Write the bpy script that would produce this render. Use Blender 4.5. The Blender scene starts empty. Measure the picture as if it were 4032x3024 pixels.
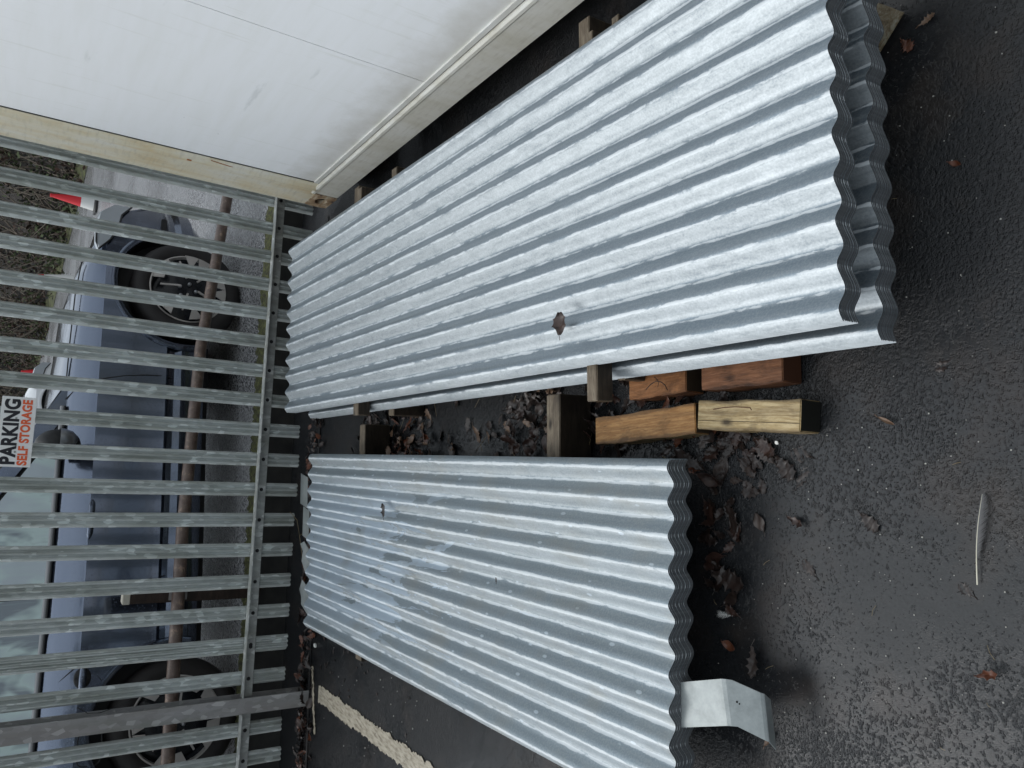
import bpy, bmesh, math, random
from mathutils import Vector, Matrix
random.seed(7)
R = math.radians
scene = bpy.context.scene
col = scene.collection
V3 = Vector

# ------------------------------------------------------------------ helpers
def tag(o, label=None, cat=None, group=None, kind=None):
    if label: o['label'] = label
    if cat: o['category'] = cat
    if group: o['group'] = group
    if kind: o['kind'] = kind
    return o

def empty(name, loc=(0, 0, 0), rz=0.0):
    o = bpy.data.objects.new(name, None); col.objects.link(o)
    o.location = loc; o.rotation_euler = (0, 0, rz); o.empty_display_size = .1
    return o

def link_mesh(name, me, mats=None, parent=None, smooth=None):
    o = bpy.data.objects.new(name, me); col.objects.link(o)
    if mats:
        for m in (mats if isinstance(mats, (list, tuple)) else [mats]): me.materials.append(m)
    if parent: o.parent = parent
    if smooth is not None: smooth_by(me, smooth)
    return o

def smooth_by(me, ang):
    bm = bmesh.new(); bm.from_mesh(me)
    for f in bm.faces: f.smooth = True
    for e in bm.edges:
        if len(e.link_faces) == 2:
            e.smooth = e.link_faces[0].normal.angle(e.link_faces[1].normal, 0) < ang
        else: e.smooth = False
    bm.to_mesh(me); bm.free()

class MB:
    def __init__(s): s.v = []; s.f = []; s.m = []; s.cur = 0
    def face(s, idx): s.f.append(idx); s.m.append(s.cur)
    def box(s, c, d, M=None):
        b = len(s.v)
        for x in (-.5, .5):
            for y in (-.5, .5):
                for z in (-.5, .5):
                    p = V3((c[0] + x*d[0], c[1] + y*d[1], c[2] + z*d[2]))
                    s.v.append(M @ p if M else p)
        for q in ((0, 1, 3, 2), (4, 6, 7, 5), (0, 4, 5, 1), (2, 3, 7, 6), (0, 2, 6, 4), (1, 5, 7, 3)):
            s.face([b+i for i in q])
    def prism(s, poly, a, b, M=None, axis=2):
        n = len(poly); k = len(s.v)
        for h in (a, b):
            for (x, y) in poly:
                p = {2: V3((x, y, h)), 1: V3((x, h, y)), 0: V3((h, x, y))}[axis]
                s.v.append(M @ p if M else p)
        s.face([k+i for i in range(n)][::-1]); s.face([k+n+i for i in range(n)])
        for i in range(n):
            j = (i+1) % n; s.face([k+i, k+j, k+n+j, k+n+i])
    def tube(s, pts, rad, n=10, cap=True):
        pts = [V3(p) for p in pts]; k = len(s.v)
        if not isinstance(rad, (list, tuple)): rad = [rad]*len(pts)
        for i, p in enumerate(pts):
            t = (pts[min(i+1, len(pts)-1)] - pts[max(i-1, 0)]).normalized()
            a = t.cross(V3((0, 0, 1)));
            if a.length < .05: a = t.cross(V3((1, 0, 0)))
            a.normalize(); b = t.cross(a)
            for j in range(n):
                w = 2*math.pi*j/n; s.v.append(p + (a*math.cos(w) + b*math.sin(w))*rad[i])
        for i in range(len(pts)-1):
            for j in range(n):
                j2 = (j+1) % n
                s.face([k+i*n+j, k+i*n+j2, k+(i+1)*n+j2, k+(i+1)*n+j])
        if cap:
            s.face([k+j for j in range(n)][::-1]); s.face([k+(len(pts)-1)*n+j for j in range(n)])
    def lathe(s, prof, n=32, M=None, axis='y'):
        k = len(s.v)
        for (r, h) in prof:
            for j in range(n):
                w = 2*math.pi*j/n
                p = V3((r*math.cos(w), h, r*math.sin(w))) if axis == 'y' else V3((r*math.cos(w), r*math.sin(w), h))
                s.v.append(M @ p if M else p)
        for i in range(len(prof)-1):
            for j in range(n):
                j2 = (j+1) % n
                s.face([k+i*n+j, k+(i+1)*n+j, k+(i+1)*n+j2, k+i*n+j2])
    def build(s, name, mats, parent=None, smooth=None, bevel=0):
        me = bpy.data.meshes.new(name)
        me.from_pydata([tuple(p) for p in s.v], [], s.f)
        for i, p in enumerate(me.polygons): p.material_index = s.m[i]
        me.validate()
        bm = bmesh.new(); bm.from_mesh(me)
        bmesh.ops.recalc_face_normals(bm, faces=bm.faces)
        if bevel:
            bmesh.ops.bevel(bm, geom=[e for e in bm.edges if e.calc_face_angle(0) > .5], offset=bevel, segments=2, affect='EDGES', clamp_overlap=True)
        bm.to_mesh(me); bm.free()
        return link_mesh(name, me, mats, parent, smooth)

# ------------------------------------------------------------------ materials
class NT:
    def __init__(s, name, **kw):
        s.m = bpy.data.materials.new(name); s.m.use_nodes = True
        s.t = s.m.node_tree; s.n = s.t.nodes; s.n.clear()
        s.out = s.n.new('ShaderNodeOutputMaterial'); s.b = s.n.new('ShaderNodeBsdfPrincipled')
        s.t.links.new(s.b.outputs[0], s.out.inputs[0])
        s.tc = s.n.new('ShaderNodeTexCoord')
        for k, v in kw.items(): s.set(k, v)
    def L(s, a, b): s.t.links.new(a, b)
    def set(s, k, v):
        i = s.b.inputs[k.replace('_', ' ')]
        if hasattr(v, 'links') or isinstance(v, bpy.types.NodeSocket): s.L(v, i)
        else: i.default_value = (*v, 1) if isinstance(v, tuple) and len(v) == 3 else v
    def map(s, sc=(1, 1, 1), loc=(0, 0, 0), rot=(0, 0, 0), rnd=False, src='Object'):
        m = s.n.new('ShaderNodeMapping'); m.inputs['Scale'].default_value = sc
        m.inputs['Rotation'].default_value = rot; m.inputs['Location'].default_value = loc
        s.L(s.tc.outputs[src], m.inputs[0])
        if rnd:
            oi = s.n.new('ShaderNodeObjectInfo'); mu = s.n.new('ShaderNodeMath'); mu.operation = 'MULTIPLY'
            mu.inputs[1].default_value = 37.0; s.L(oi.outputs['Random'], mu.inputs[0])
            cb = s.n.new('ShaderNodeCombineXYZ')
            for k in range(3): s.L(mu.outputs[0], cb.inputs[k])
            ad = s.n.new('ShaderNodeVectorMath'); ad.operation = 'ADD'
            s.L(m.outputs[0], ad.inputs[0]); s.L(cb.outputs[0], ad.inputs[1]); return ad.outputs[0]
        return m.outputs[0]
    def noise(s, vec, scale, detail=4, rough=.55, dist=0):
        n = s.n.new('ShaderNodeTexNoise'); n.inputs['Scale'].default_value = scale
        n.inputs['Detail'].default_value = detail; n.inputs['Roughness'].default_value = rough
        n.inputs['Distortion'].default_value = dist; s.L(vec, n.inputs['Vector']); return n.outputs['Fac']
    def voro(s, vec, scale, feat='F1', out='Distance', rnd=1):
        n = s.n.new('ShaderNodeTexVoronoi'); n.feature = feat; n.inputs['Scale'].default_value = scale
        n.inputs['Randomness'].default_value = rnd; s.L(vec, n.inputs['Vector']); return n.outputs[out]
    def ramp(s, fac, stops, interp='LINEAR'):
        r = s.n.new('ShaderNodeValToRGB'); r.color_ramp.interpolation = interp
        e = r.color_ramp.elements
        while len(e) < len(stops): e.new(.5)
        for i, (p, c) in enumerate(stops):
            e[i].position = p
            e[i].color = (c, c, c, 1) if not isinstance(c, tuple) else (*c, 1)
        s.L(fac, r.inputs[0]); return r.outputs[0]
    def math(s, op, a, b=None, clamp=False):
        n = s.n.new('ShaderNodeMath'); n.operation = op; n.use_clamp = clamp
        for i, q in enumerate((a, b)):
            if q is None: continue
            if isinstance(q, (int, float)): n.inputs[i].default_value = q
            else: s.L(q, n.inputs[i])
        return n.outputs[0]
    def mix(s, fac, a, b, blend='MIX'):
        n = s.n.new('ShaderNodeMix'); n.data_type = 'RGBA'; n.blend_type = blend
        for i, q in ((0, fac), (6, a), (7, b)):
            if isinstance(q, (int, float)): n.inputs[i].default_value = q
            elif isinstance(q, tuple): n.inputs[i].default_value = (*q, 1)
            else: s.L(q, n.inputs[i])
        return n.outputs[2]
    def sep(s, vec=None):
        n = s.n.new('ShaderNodeSeparateXYZ'); s.L(vec or s.tc.outputs['Object'], n.inputs[0]); return n.outputs
    def bump(s, h, strength=.5, dist=.01, prev=None):
        n = s.n.new('ShaderNodeBump'); n.inputs['Strength'].default_value = strength
        n.inputs['Distance'].default_value = dist; s.L(h, n.inputs['Height'])
        if prev: s.L(prev, n.inputs['Normal'])
        s.L(n.outputs[0], s.b.inputs['Normal']); return n.outputs[0]

def plain(name, c, rough=.5, metal=0, **kw):
    return NT(name, Base_Color=c, Roughness=rough, Metallic=metal, **kw).m

PK = .0762
def mat_sheet(name, dull):
    t = NT(name); o = t.sep()
    # zinc: long run marks following the corrugations
    st = t.noise(t.map((46, 1.3, 1)), 1.0, 6, .7)
    gr = t.noise(t.map((1, 1, 1)), 210, 2, .6)
    bl = t.noise(t.map((6, 2.2, 1)), 2.1, 5, .6, .6)
    # ragged white oxidation; its crest and trough lines also paint in the metal's highlights
    ph = t.math('MULTIPLY', o[0], 2*math.pi/PK)
    cs = t.math('COSINE', t.math('ADD', ph, .22))
    sn = t.math('SINE', t.math('ADD', ph, .5))
    glint = t.math('POWER', t.math('ABSOLUTE', cs), 5.0)
    rag = t.noise(t.map((30, 7, 1)), 1.7, 6, .72, .6)
    rag2 = t.noise(t.map((16, 2.2, 1), (3, 1, 0)), 1.4, 6, .7, .8)
    ox = t.math('ADD', t.math('ADD', t.math('MULTIPLY', glint, .40), t.math('MULTIPLY', rag, .62)), t.math('MULTIPLY', rag2, .42))
    ox_glint = t.ramp(ox, [(.81, 0.0), (.87, .95)] if dull else [(.86, 0.0), (.91, .9)])
    base = t.ramp(st, [(.25, (.195, .24, .27)), (.75, (.295, .34, .37))] if dull else [(.25, (.185, .23, .27)), (.75, (.265, .31, .345))])
    base = t.mix(t.math('MULTIPLY', t.ramp(gr, [(.40, 0.0), (.66, 1.0)]), .22), base, (.54, .57, .585))
    rough = t.ramp(bl, [(.35, .28), (.7, .42)])
    blot = t.noise(t.map((34, 11, 1), (7, 2, 0)), 1.5, 7, .72, 1.4)
    # leftward flanks pale and grainy: part weathering, part their brighter light painted into colour
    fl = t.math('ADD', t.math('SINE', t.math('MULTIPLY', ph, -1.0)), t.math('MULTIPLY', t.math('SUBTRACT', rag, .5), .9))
    lit_fl = t.ramp(fl, [(.0, 0.0), (.35, 1.0)])
    base = t.mix(t.math('MULTIPLY', lit_fl, .45 if dull else .62), base, t.ramp(t.math('ADD', t.math('ADD', t.math('MULTIPLY', gr, .22), t.math('MULTIPLY', st, .42)), t.math('MULTIPLY', blot, .46)), [(.42, (.30, .325, .34)), (.50, (.41, .435, .445)), (.66, (.60, .63, .645))]))
    rough = t.mix(lit_fl, rough, (.52, .52, .52))
    if dull:
        # one flat patch of drier, paler film with a crisp shoreline toward the far end
        edge = t.noise(t.map((21, 3.2, 1)), 1.0, 5, .62, .8)
        shore = t.math('ADD', t.math('MULTIPLY', o[1], .42), t.math('MULTIPLY', edge, 1.7))
        dry = t.ramp(shore, [(.44, 0.0), (.455, 1.0)])
        xc = t.ramp(t.math('MULTIPLY', o[0], -1), [(.05, 0.0), (.22, 1.0), (.62, 1.0), (.76, 0.0)])
        dry = t.math('MULTIPLY', dry, xc)
        base = t.mix(t.math('MULTIPLY', dry, .85), base, (.52, .61, .70)); rough = t.mix(dry, rough, (.30, .30, .30)); 
        spots = t.ramp(t.voro(t.map((24, 9, 1)), 1.3), [(.10, 1.0), (.13, 0.0)])
        base = t.mix(t.math('MULTIPLY', spots, .6), base, (.62, .69, .75))
        stain = t.ramp(t.noise(t.map((3, 2, 1)), 2.6, 4), [(.5, 0.0), (.7, .5)])
        base = t.mix(stain, base, (.31, .31, .285))
    col_ = t.mix(t.math('MULTIPLY', ox_glint, .62 if dull else .78), base, (.68, .715, .735))
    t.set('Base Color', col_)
    t.set('Metallic', t.ramp(ox_glint, [(0, .70 if not dull else .66), (1, .3)]))
    t.set('Roughness', t.mix(ox_glint, rough, (.55, .55, .55)))
    h = t.math('ADD', t.math('MULTIPLY', gr, .4), t.math('MULTIPLY', rag, .8))
    t.bump(h, .35, .0018)
    return t.m
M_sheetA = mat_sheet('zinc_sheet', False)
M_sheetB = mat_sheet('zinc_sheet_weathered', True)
def mat_edge():
    t = NT('sheared_zinc_edge', Metallic=.55)
    n = t.noise(t.map((60, 60, 60)), 3, 4)
    t.set('Base Color', t.ramp(n, [(.3, (.11, .118, .126)), (.7, (.19, .20, .21))])); t.set('Roughness', .6)  # darker than the faces: the unlit look of cut ends put into colour
    return t.m
M_edge = mat_edge()

def mat_galv(name, tint=(.46, .49, .48), rust=.0, dark=1.0):
    t = NT(name)
    v = t.voro(t.map((1, 1, .5), rnd=True), 55, out='Color')
    s = t.sep(v)
    b = t.ramp(s[0], [(0, tuple(c*.86*dark for c in tint)), (.84, tuple(c*1.05*dark for c in tint)), (.95, tuple(min(1, c*1.5)*dark for c in tint))])
    n = t.noise(t.map((1, 1, .16), rnd=True), 16, 5)
    b = t.mix(t.math('MULTIPLY', t.ramp(n, [(.4, 0.0), (.75, 1.0)]), .6), b, (.13, .14, .10))
    if rust:
        r = t.noise(t.map((1, 1, .1), rnd=True), 9, 5); b = t.mix(t.math('MULTIPLY', t.ramp(r, [(.4, 0.0), (.7, 1.0)]), rust), b, (.17, .105, .075))
    t.set('Base Color', b); t.set('Metallic', .25); t.set('Roughness', .5)
    t.bump(n, .2, .002); return t.m
M_pale = mat_galv('weathered_galvanised_steel')
M_rail = mat_galv('wet_galvanised_angle', (.36, .37, .36))
M_post = mat_galv('rusty_galvanised_post', (.30, .295, .295), .28)
def mat_br():
    t = NT('dull_zinc_bracket', Metallic=.35, Roughness=.42); n = t.noise(t.map((1, 1, 1), rnd=True), 42, 6, .7); v = t.noise(t.map((1, 1, 1), rnd=True), 9, 3)
    c = t.ramp(n, [(.3, (.20, .22, .22)), (.7, (.31, .335, .335))]); t.set('Base Color', t.mix(t.ramp(v, [(.4, 0.0), (.7, .5)]), c, (.40, .43, .43))); t.bump(n, .08, .002); return t.m
M_bracket = mat_br()

def mat_asphalt(name, base=(.010, .0105, .0115), wet=True):
    t = NT(name); p = t.map((1, 1, 1))
    grain = t.noise(p, 150, 3, .62); fine = t.noise(p, 380, 2, .5); big = t.noise(t.map((1, 1, 1), (.35, .1, 0)), 1.5, 4, .55, .4)
    stone = t.voro(p, 210, 'SMOOTH_F1')
    pit = t.voro(p, 42)
    film = t.ramp(big, [(.40, 0.0), (.62, 1.0)])
    c = t.ramp(grain, [(.3, base), (.75, tuple(x*2.1 for x in base))])
    speck = t.ramp(t.voro(p, 26), [(.012, 1.0), (.03, 0.0)])
    c = t.mix(t.math('MULTIPLY', speck, .55), c, (.30, .28, .25))
    dirt = t.ramp(t.noise(t.map((1, 1, 1), (5, 3, 0)), 5, 5, .6), [(.52, 0.0), (.75, .55)])
    c = t.mix(dirt, c, (.040, .031, .026))
    t.set('Base Color', c)
    t.set('Roughness', t.mix(film, (.15, .15, .15), (.11, .11, .11)))
    t.set('Specular IOR Level', t.mix(film, (.38, .38, .38), (.40, .40, .40)))
    lvl = t.ramp(film, [(0.0, .57), (.5, .47), (1.0, .375)])
    mid = t.noise(t.map((1, 1, 1), (2, 5, 0)), 62, 3, .6)
    grn = t.math('ADD', t.math('MULTIPLY', grain, .62), t.math('MULTIPLY', mid, .38))
    plate = t.math('MINIMUM', grn, lvl)
    pits = t.ramp(t.voro(p, 95), [(.10, 0.0), (.20, 1.0)])
    pm = t.math('MULTIPLY', t.math('SUBTRACT', 1.0, pits), t.math('MULTIPLY', t.math('GREATER_THAN', t.noise(p, 60, 1), .55), -.10))
    hh = t.math('ADD', t.math('ADD', t.math('MULTIPLY', plate, 1.5), t.math('MULTIPLY', fine, t.ramp(film, [(0.0, .22), (1.0, .02)]))), pm)
    t.bump(hh, 1.0, .0060)
    return t.m
M_asph = mat_asphalt('wet_asphalt')
def mat_road():
    t = NT('damp_tarmac'); p = t.map((1, 1, 1))
    g = t.noise(p, 75, 3, .7); b = t.noise(p, .6, 3)
    t.set('Base Color', t.ramp(g, [(.42, (.045, .046, .05)), (.58, (.38, .38, .39))]))
    t.set('Roughness', t.ramp(b, [(.35, .36), (.65, .15)])); t.bump(g, .6, .008); return t.m
M_road = mat_road()

def mat_white():
    t = NT('grimy_white_paint'); o = t.sep()
    n = t.noise(t.map((1, 2.6, 9)), 2.2, 5, .6); f = t.noise(t.map((1, 30, 5)), 2.5, 5, .6)
    c = t.mix(t.ramp(n, [(.42, 0.0), (.75, .55)]), (.86, .87, .885), (.79, .80, .785))
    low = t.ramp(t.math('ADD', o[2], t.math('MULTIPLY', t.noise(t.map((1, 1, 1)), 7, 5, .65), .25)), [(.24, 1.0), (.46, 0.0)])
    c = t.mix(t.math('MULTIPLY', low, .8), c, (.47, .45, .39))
    sc = t.ramp(f, [(.66, 0.0), (.74, .55)])
    c = t.mix(sc, c, (.60, .62, .62))
    dr = t.ramp(t.noise(t.map((13, 1, .7)), 2.4, 4, .6), [(.60, 0.0), (.72, .35)])
    c = t.mix(dr, c, (.60, .60, .55))
    sp_ = t.ramp(t.voro(t.map((1, 1, 1)), 6.5), [(.012, .8), (.03, 0.0)]); c = t.mix(sp_, c, (.22, .22, .20))
    t.set('Base Color', c); t.set('Roughness', .38); t.bump(n, .05, .003); return t.m
M_white = mat_white()
def mat_cream(name, ochre):
    t = NT(name); n = t.noise(t.map((3, 3, .9)), 3.2, 5, .65); f = t.noise(t.map((8, 8, 40)), 1.5, 4, .6)
    c = t.ramp(n, [(.32, (.70, .685, .62) if ochre else (.68, .675, .63)), (.52, (.66, .60, .45) if ochre else (.62, .605, .54)), (.72, (.58, .44, .23) if ochre else (.54, .52, .44))])
    c = t.mix(t.ramp(f, [(.5, 0.0), (.8, .5)]), c, (.34, .31, .25))
    t.set('Base Color', c); t.set('Roughness', .42); return t.m
M_cream = mat_cream('stained_cream_paint', True)
M_cream2 = mat_cream('dirty_cream_paint', False)
def mat_cast():
    t = NT('rust_stained_casting'); n = t.noise(t.map((7, 7, 16)), 2, 5, .65, .4)
    t.set('Base Color', t.ramp(n, [(.35, (.56, .50, .38)), (.52, (.33, .22, .13)), (.68, (.07, .045, .035))])); t.set('Roughness', .55); return t.m
M_cast = mat_cast()
M_black = plain('black_gap', (.006, .006, .007), .7)
M_rust = plain('orange_rust', (.36, .12, .03), .8)
M_seal = plain('dark_sealant', (.012, .012, .013), .5)

def mat_wood(name, a, b, c, damp=.45, rs=1.0):
    t = NT(name)
    p = t.map((2.2, 34, 34), rnd=True); g = t.noise(p, 1.0, 5, .6, .3)
    w = t.n.new('ShaderNodeTexWave'); w.wave_type = 'BANDS'; w.bands_direction = 'Y'
    w.inputs['Scale'].default_value = .9; w.inputs['Distortion'].default_value = 14; w.inputs['Detail'].default_value = 3; w.inputs['Detail Scale'].default_value = 1.1
    t.L(t.map((4.5, 34, 30), rnd=True), w.inputs['Vector'])
    k = t.voro(t.map((7, 14, 14), rnd=True), 1.0)
    fl_ = t.noise(t.map((14, 70, 70), rnd=True), 1.5, 6, .75, .3)
    col_ = t.ramp(t.math('ADD', t.math('MULTIPLY', w.outputs['Fac'], .12), t.math('MULTIPLY', fl_, .88)), [(.22, tuple(x*.7 for x in a)), (.45, a), (.62, b)])
    col_ = t.mix(t.ramp(g, [(.50, 0.0), (.74, .7)]), col_, c)
    col_ = t.mix(t.ramp(k, [(.05, .9), (.16, 0.0)]), col_, tuple(x*.25 for x in c))
    ft = t.noise(t.map((40, 260, 260), rnd=True), 1, 3)
    col_ = t.mix(t.ramp(ft, [(.58, 0.0), (.72, .6)]), col_, tuple(x*.35 for x in a))
    dm = t.noise(t.map((5, 9, 9), rnd=True), 1.6, 5, .65, .5)
    col_ = t.mix(t.ramp(dm, [(.50, 0.0), (.70, .75)]), col_, tuple(x*.45 for x in c))
    ed = t.sep(); edg = t.math('ADD', t.math('MULTIPLY', t.math('ABSOLUTE', ed[1]), 24.0), t.math('MULTIPLY', dm, .5))
    col_ = t.mix(t.ramp(edg, [(.88, 0.0), (1.08, .55)]), col_, tuple(x*.5 for x in c))
    t.set('Specular IOR Level', .3)
    t.set('Base Color', col_); t.set('Roughness', damp); t.bump(t.math('ADD', g, ft), .35, .0025); return t.m
W_yel = mat_wood('golden_pine', (.31, .150, .048), (.43, .235, .088), (.12, .065, .028))
W_pale = mat_wood('greyed_pale_pine', (.36, .26, .125), (.50, .39, .22), (.11, .070, .035))
W_or = mat_wood('wet_orange_pine', (.23, .096, .034), (.31, .140, .056), (.10, .042, .019), .5)
W_red = mat_wood('wet_red_brown_pine', (.16, .068, .032), (.22, .098, .048), (.06, .027, .015), .5)
W_grey = mat_wood('weathered_grey_timber', (.13, .10, .070), (.20, .165, .12), (.055, .042, .030), .6)
W_post = mat_wood('dark_brown_timber', (.055, .035, .028), (.085, .055, .043), (.035, .024, .02), .5)
M_end = plain('wet_dark_end_grain', (.035, .024, .014), .45)
M_endr = plain('wet_red_end_grain', (.06, .022, .010), .4)
M_sidew = mat_wood('damp_shaded_side', (.034, .026, .019), (.055, .042, .030), (.016, .012, .009), .5)  # bearer sides: damp timber, with shade put into the colour below the tops

def mat_leaf(name, a, b, rough=.42):
    t = NT(name); n = t.noise(t.map((1, 1, 1), rnd=True), 45, 4)
    t.set('Base Color', t.ramp(n, [(.3, a), (.7, b)])); t.set('Roughness', rough); t.bump(n, .3, .002); return t.m
LEAF = [mat_leaf('leaf_brown', (.017, .008, .006), (.045, .022, .016)), mat_leaf('leaf_dark', (.010, .006, .005), (.026, .016, .013)),
        mat_leaf('leaf_russet', (.060, .018, .008), (.11, .036, .016)), mat_leaf('leaf_grey', (.024, .017, .015), (.052, .037, .031)),
        mat_leaf('leaf_tan', (.10, .058, .036), (.18, .115, .075))]
M_straw = plain('dry_stalk', (.16, .12, .06), .6)
M_stem = plain('leaf_stem', (.03, .02, .015), .5)
M_chip = plain('pale_chip', (.75, .74, .70), .5)

def mat_line():
    t = NT('worn_road_paint'); n = t.noise(t.map((22, 5, 1), rot=(0, 0, 0)), 4, 5, .65); f = t.voro(t.map((1, 1, 1)), 24)
    c = t.ramp(n, [(.3, (.12, .095, .065)), (.52, (.38, .335, .26)), (.75, (.52, .47, .385))])
    c = t.mix(t.ramp(f, [(.05, .8), (.11, 0.0)]), c, (.05, .04, .032))
    t.set('Base Color', c); t.set('Roughness', .5); t.bump(n, .35, .002); return t.m
M_line = mat_line()
M_linew = plain('faded_bay_paint', (.42, .41, .37), .5)
def mat_moss():
    t = NT('moss'); n = t.noise(t.map((1, 1, 1)), 38, 5, .7)
    t.set('Base Color', t.ramp(n, [(.35, (.030, .026, .020)), (.48, (.06, .062, .024)), (.62, (.12, .13, .038)), (.78, (.26, .24, .19))])); t.set('Roughness', .8)
    t.bump(n, 1, .02); return t.m
M_moss = mat_moss()
def mat_wall():
    t = NT('dark_damp_concrete'); n = t.noise(t.map((1, 1, 1)), 9, 5)
    t.set('Base Color', t.ramp(n, [(.3, (.012, .012, .012)), (.7, (.035, .033, .03))])); t.set('Roughness', .6); t.bump(n, .5, .01); return t.m
M_wall = mat_wall()
def mat_bank():
    t = NT('winter_bank'); n = t.noise(t.map((1, 1, 1)), .9, 6, .7); m = t.noise(t.map((1, 1, 1)), 4, 4, .7)
    c = t.ramp(n, [(.35, (.008, .007, .006)), (.52, (.026, .020, .017)), (.7, (.022, .025, .012))])
    c = t.mix(t.ramp(m, [(.5, 0.0), (.75, .6)]), c, (.045, .032, .025))
    t.set('Base Color', c); t.set('Roughness', .9); t.bump(m, 1, .25); return t.m
M_bank = mat_bank()
def mat_verge():
    t = NT('verge_grass'); n = t.noise(t.map((1, 1, 1)), 5, 5, .7)
    t.set('Base Color', t.ramp(n, [(.35, (.025, .024, .014)), (.55, (.07, .078, .026)), (.72, (.12, .12, .045))])); t.set('Roughness', .9); return t.m
M_verge = mat_verge()

# ------------------------------------------------------------------ setting: ground levels
def G(x): return .02*x
TH = .133                                    # heading of the fence
F0 = V3((.6181, 4.2318, 0)); FT = V3((-math.cos(TH), -math.sin(TH), 0)); FN = V3((-math.sin(TH), math.cos(TH), 0))
def fp(t, off=0, z=0): 
    p = F0 + FT*t + FN*off; return V3((p.x, p.y, z))
UP = .17                                     # the car park behind the fence lies higher

def grid_ground():
    mb = MB(); nx, ny = 70, 60
    for i in range(nx+1):
        x = -9 + 15*i/nx
        ymax = F0.y + (x-F0.x)*math.tan(TH) + .44
        for j in range(ny+1):
            y = -6 + (ymax+6)*j/ny
            mb.v.append((x, y, G(x)))
    for i in range(nx):
        for j in range(ny):
            a = i*(ny+1)+j; mb.face([a, a+ny+1, a+ny+2, a+1])
    return mb
tag(grid_ground().build('yard_ground', M_asph), kind='structure')
mb = MB(); mb.v += [(-400, -400, -.45), (400, -400, -.45), (400, 400, -.45), (-400, 400, -.45)]; mb.face([0, 1, 2, 3])
tag(mb.build('ground', M_bank), kind='structure')
# car park sheet
mb = MB()
a = fp(-9, .47, UP); b = fp(14, .47, UP)
mb.v += [b, a, V3((30, 60, UP)), V3((-60, 60, UP))]; mb.face([0, 1, 2, 3])
tag(mb.build('car_park_tarmac', M_road), kind='structure')
# low retaining wall behind the fence with a mossy top
mb = MB(); Mx = Matrix.Translation(F0) @ Matrix.Rotation(TH, 4, 'Z')
mb.box((-2.5, .455, UP/2-.15), (23, .09, UP+.28), Mx)
wl = mb.build('retaining_wall', M_wall)
tag(wl, 'low dark damp concrete wall running along behind the foot of the steel fence', 'wall')
def moss_strip():
    mb = MB(); n = 420; rnd = random.Random(3)
    for i in range(n+1):
        t = -.9 + 5*i/n
        w0 = .412 + rnd.uniform(-.005, .005) - .02*max(0, t-1.0); w1 = .66 + rnd.uniform(-.03, .03) - .055*max(0, t-.6)
        for k in range(5):
            q = k/4; o = w0 + (w1-w0)*q
            z = UP - .006 + .020*math.sin(math.pi*min(1, max(0, q))) * rnd.uniform(.4, 1.2) + (.006 if 0 < k < 4 else 0)
            mb.v.append(fp(t, o, z if k else UP-.012))
    for i in range(n):
        for k in range(4):
            a = i*5+k; mb.face([a, a+1, a+6, a+5])
    return mb
tag(moss_strip().build('moss', M_moss, smooth=2), 'yellow green moss and grit on top of the low wall', 'moss', kind='stuff')

# worn painted line near the fence foot
def ragged_strip(p0, p1, w, z, mat, name, seed=1, n=220, rag=.0055):
    rnd = random.Random(seed); p0 = V3(p0); p1 = V3(p1); d = (p1-p0).normalized(); s = V3((-d.y, d.x, 0))
    mb = MB(); L = (p1-p0).length; ra = rb = 0
    for i in range(n+1):
        ra = ra*.6 + rnd.uniform(-rag, rag); rb = rb*.6 + rnd.uniform(-rag, rag)
        c = p0 + d*L*i/n
        for k in (-1, 1):
            q = c + s*(k*w/2 + (ra if k < 0 else rb)); mb.v.append((q.x, q.y, G(q.x)+z))
    for i in range(n): mb.face([2*i, 2*i+1, 2*i+3, 2*i+2])
    return mb.build(name, mat)
tag(ragged_strip((-1.57, 3.77, 0), (-1.16, -.1, 0), .085, .004, M_line, 'road_marking', 4, 600), kind='structure')
tag(ragged_strip((-1.475, 3.885, 0), (-1.78, 3.775, 0), .024, .004, M_line, 'road_marking', 9, 40, .006), kind='structure')
tag(ragged_strip((.9, 4.24, 0), (-3.2, 3.69, 0), .020, .0045, M_black, 'joint', 5, 60, .001), kind='structure')
for (x0, y0, x1, y1) in ((2.6, 9.2, 3.9, 13.5), (3.3, 9.0, 4.7, 13.3), (1.9, 7.2, 3.2, 8.2), (2.7, 12.8, 3.6, 12.2)):
    mb = MB(); d = (V3((x1-x0, y1-y0, 0))).normalized(); s = V3((-d.y, d.x, 0))*.04
    mb.v += [V3((x0, y0, UP+.004))-s, V3((x0, y0, UP+.004))+s, V3((x1, y1, UP+.004))+s, V3((x1, y1, UP+.004))-s]; mb.face([0, 1, 2, 3])
    tag(mb.build('bay_marking', M_linew), kind='structure')

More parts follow.
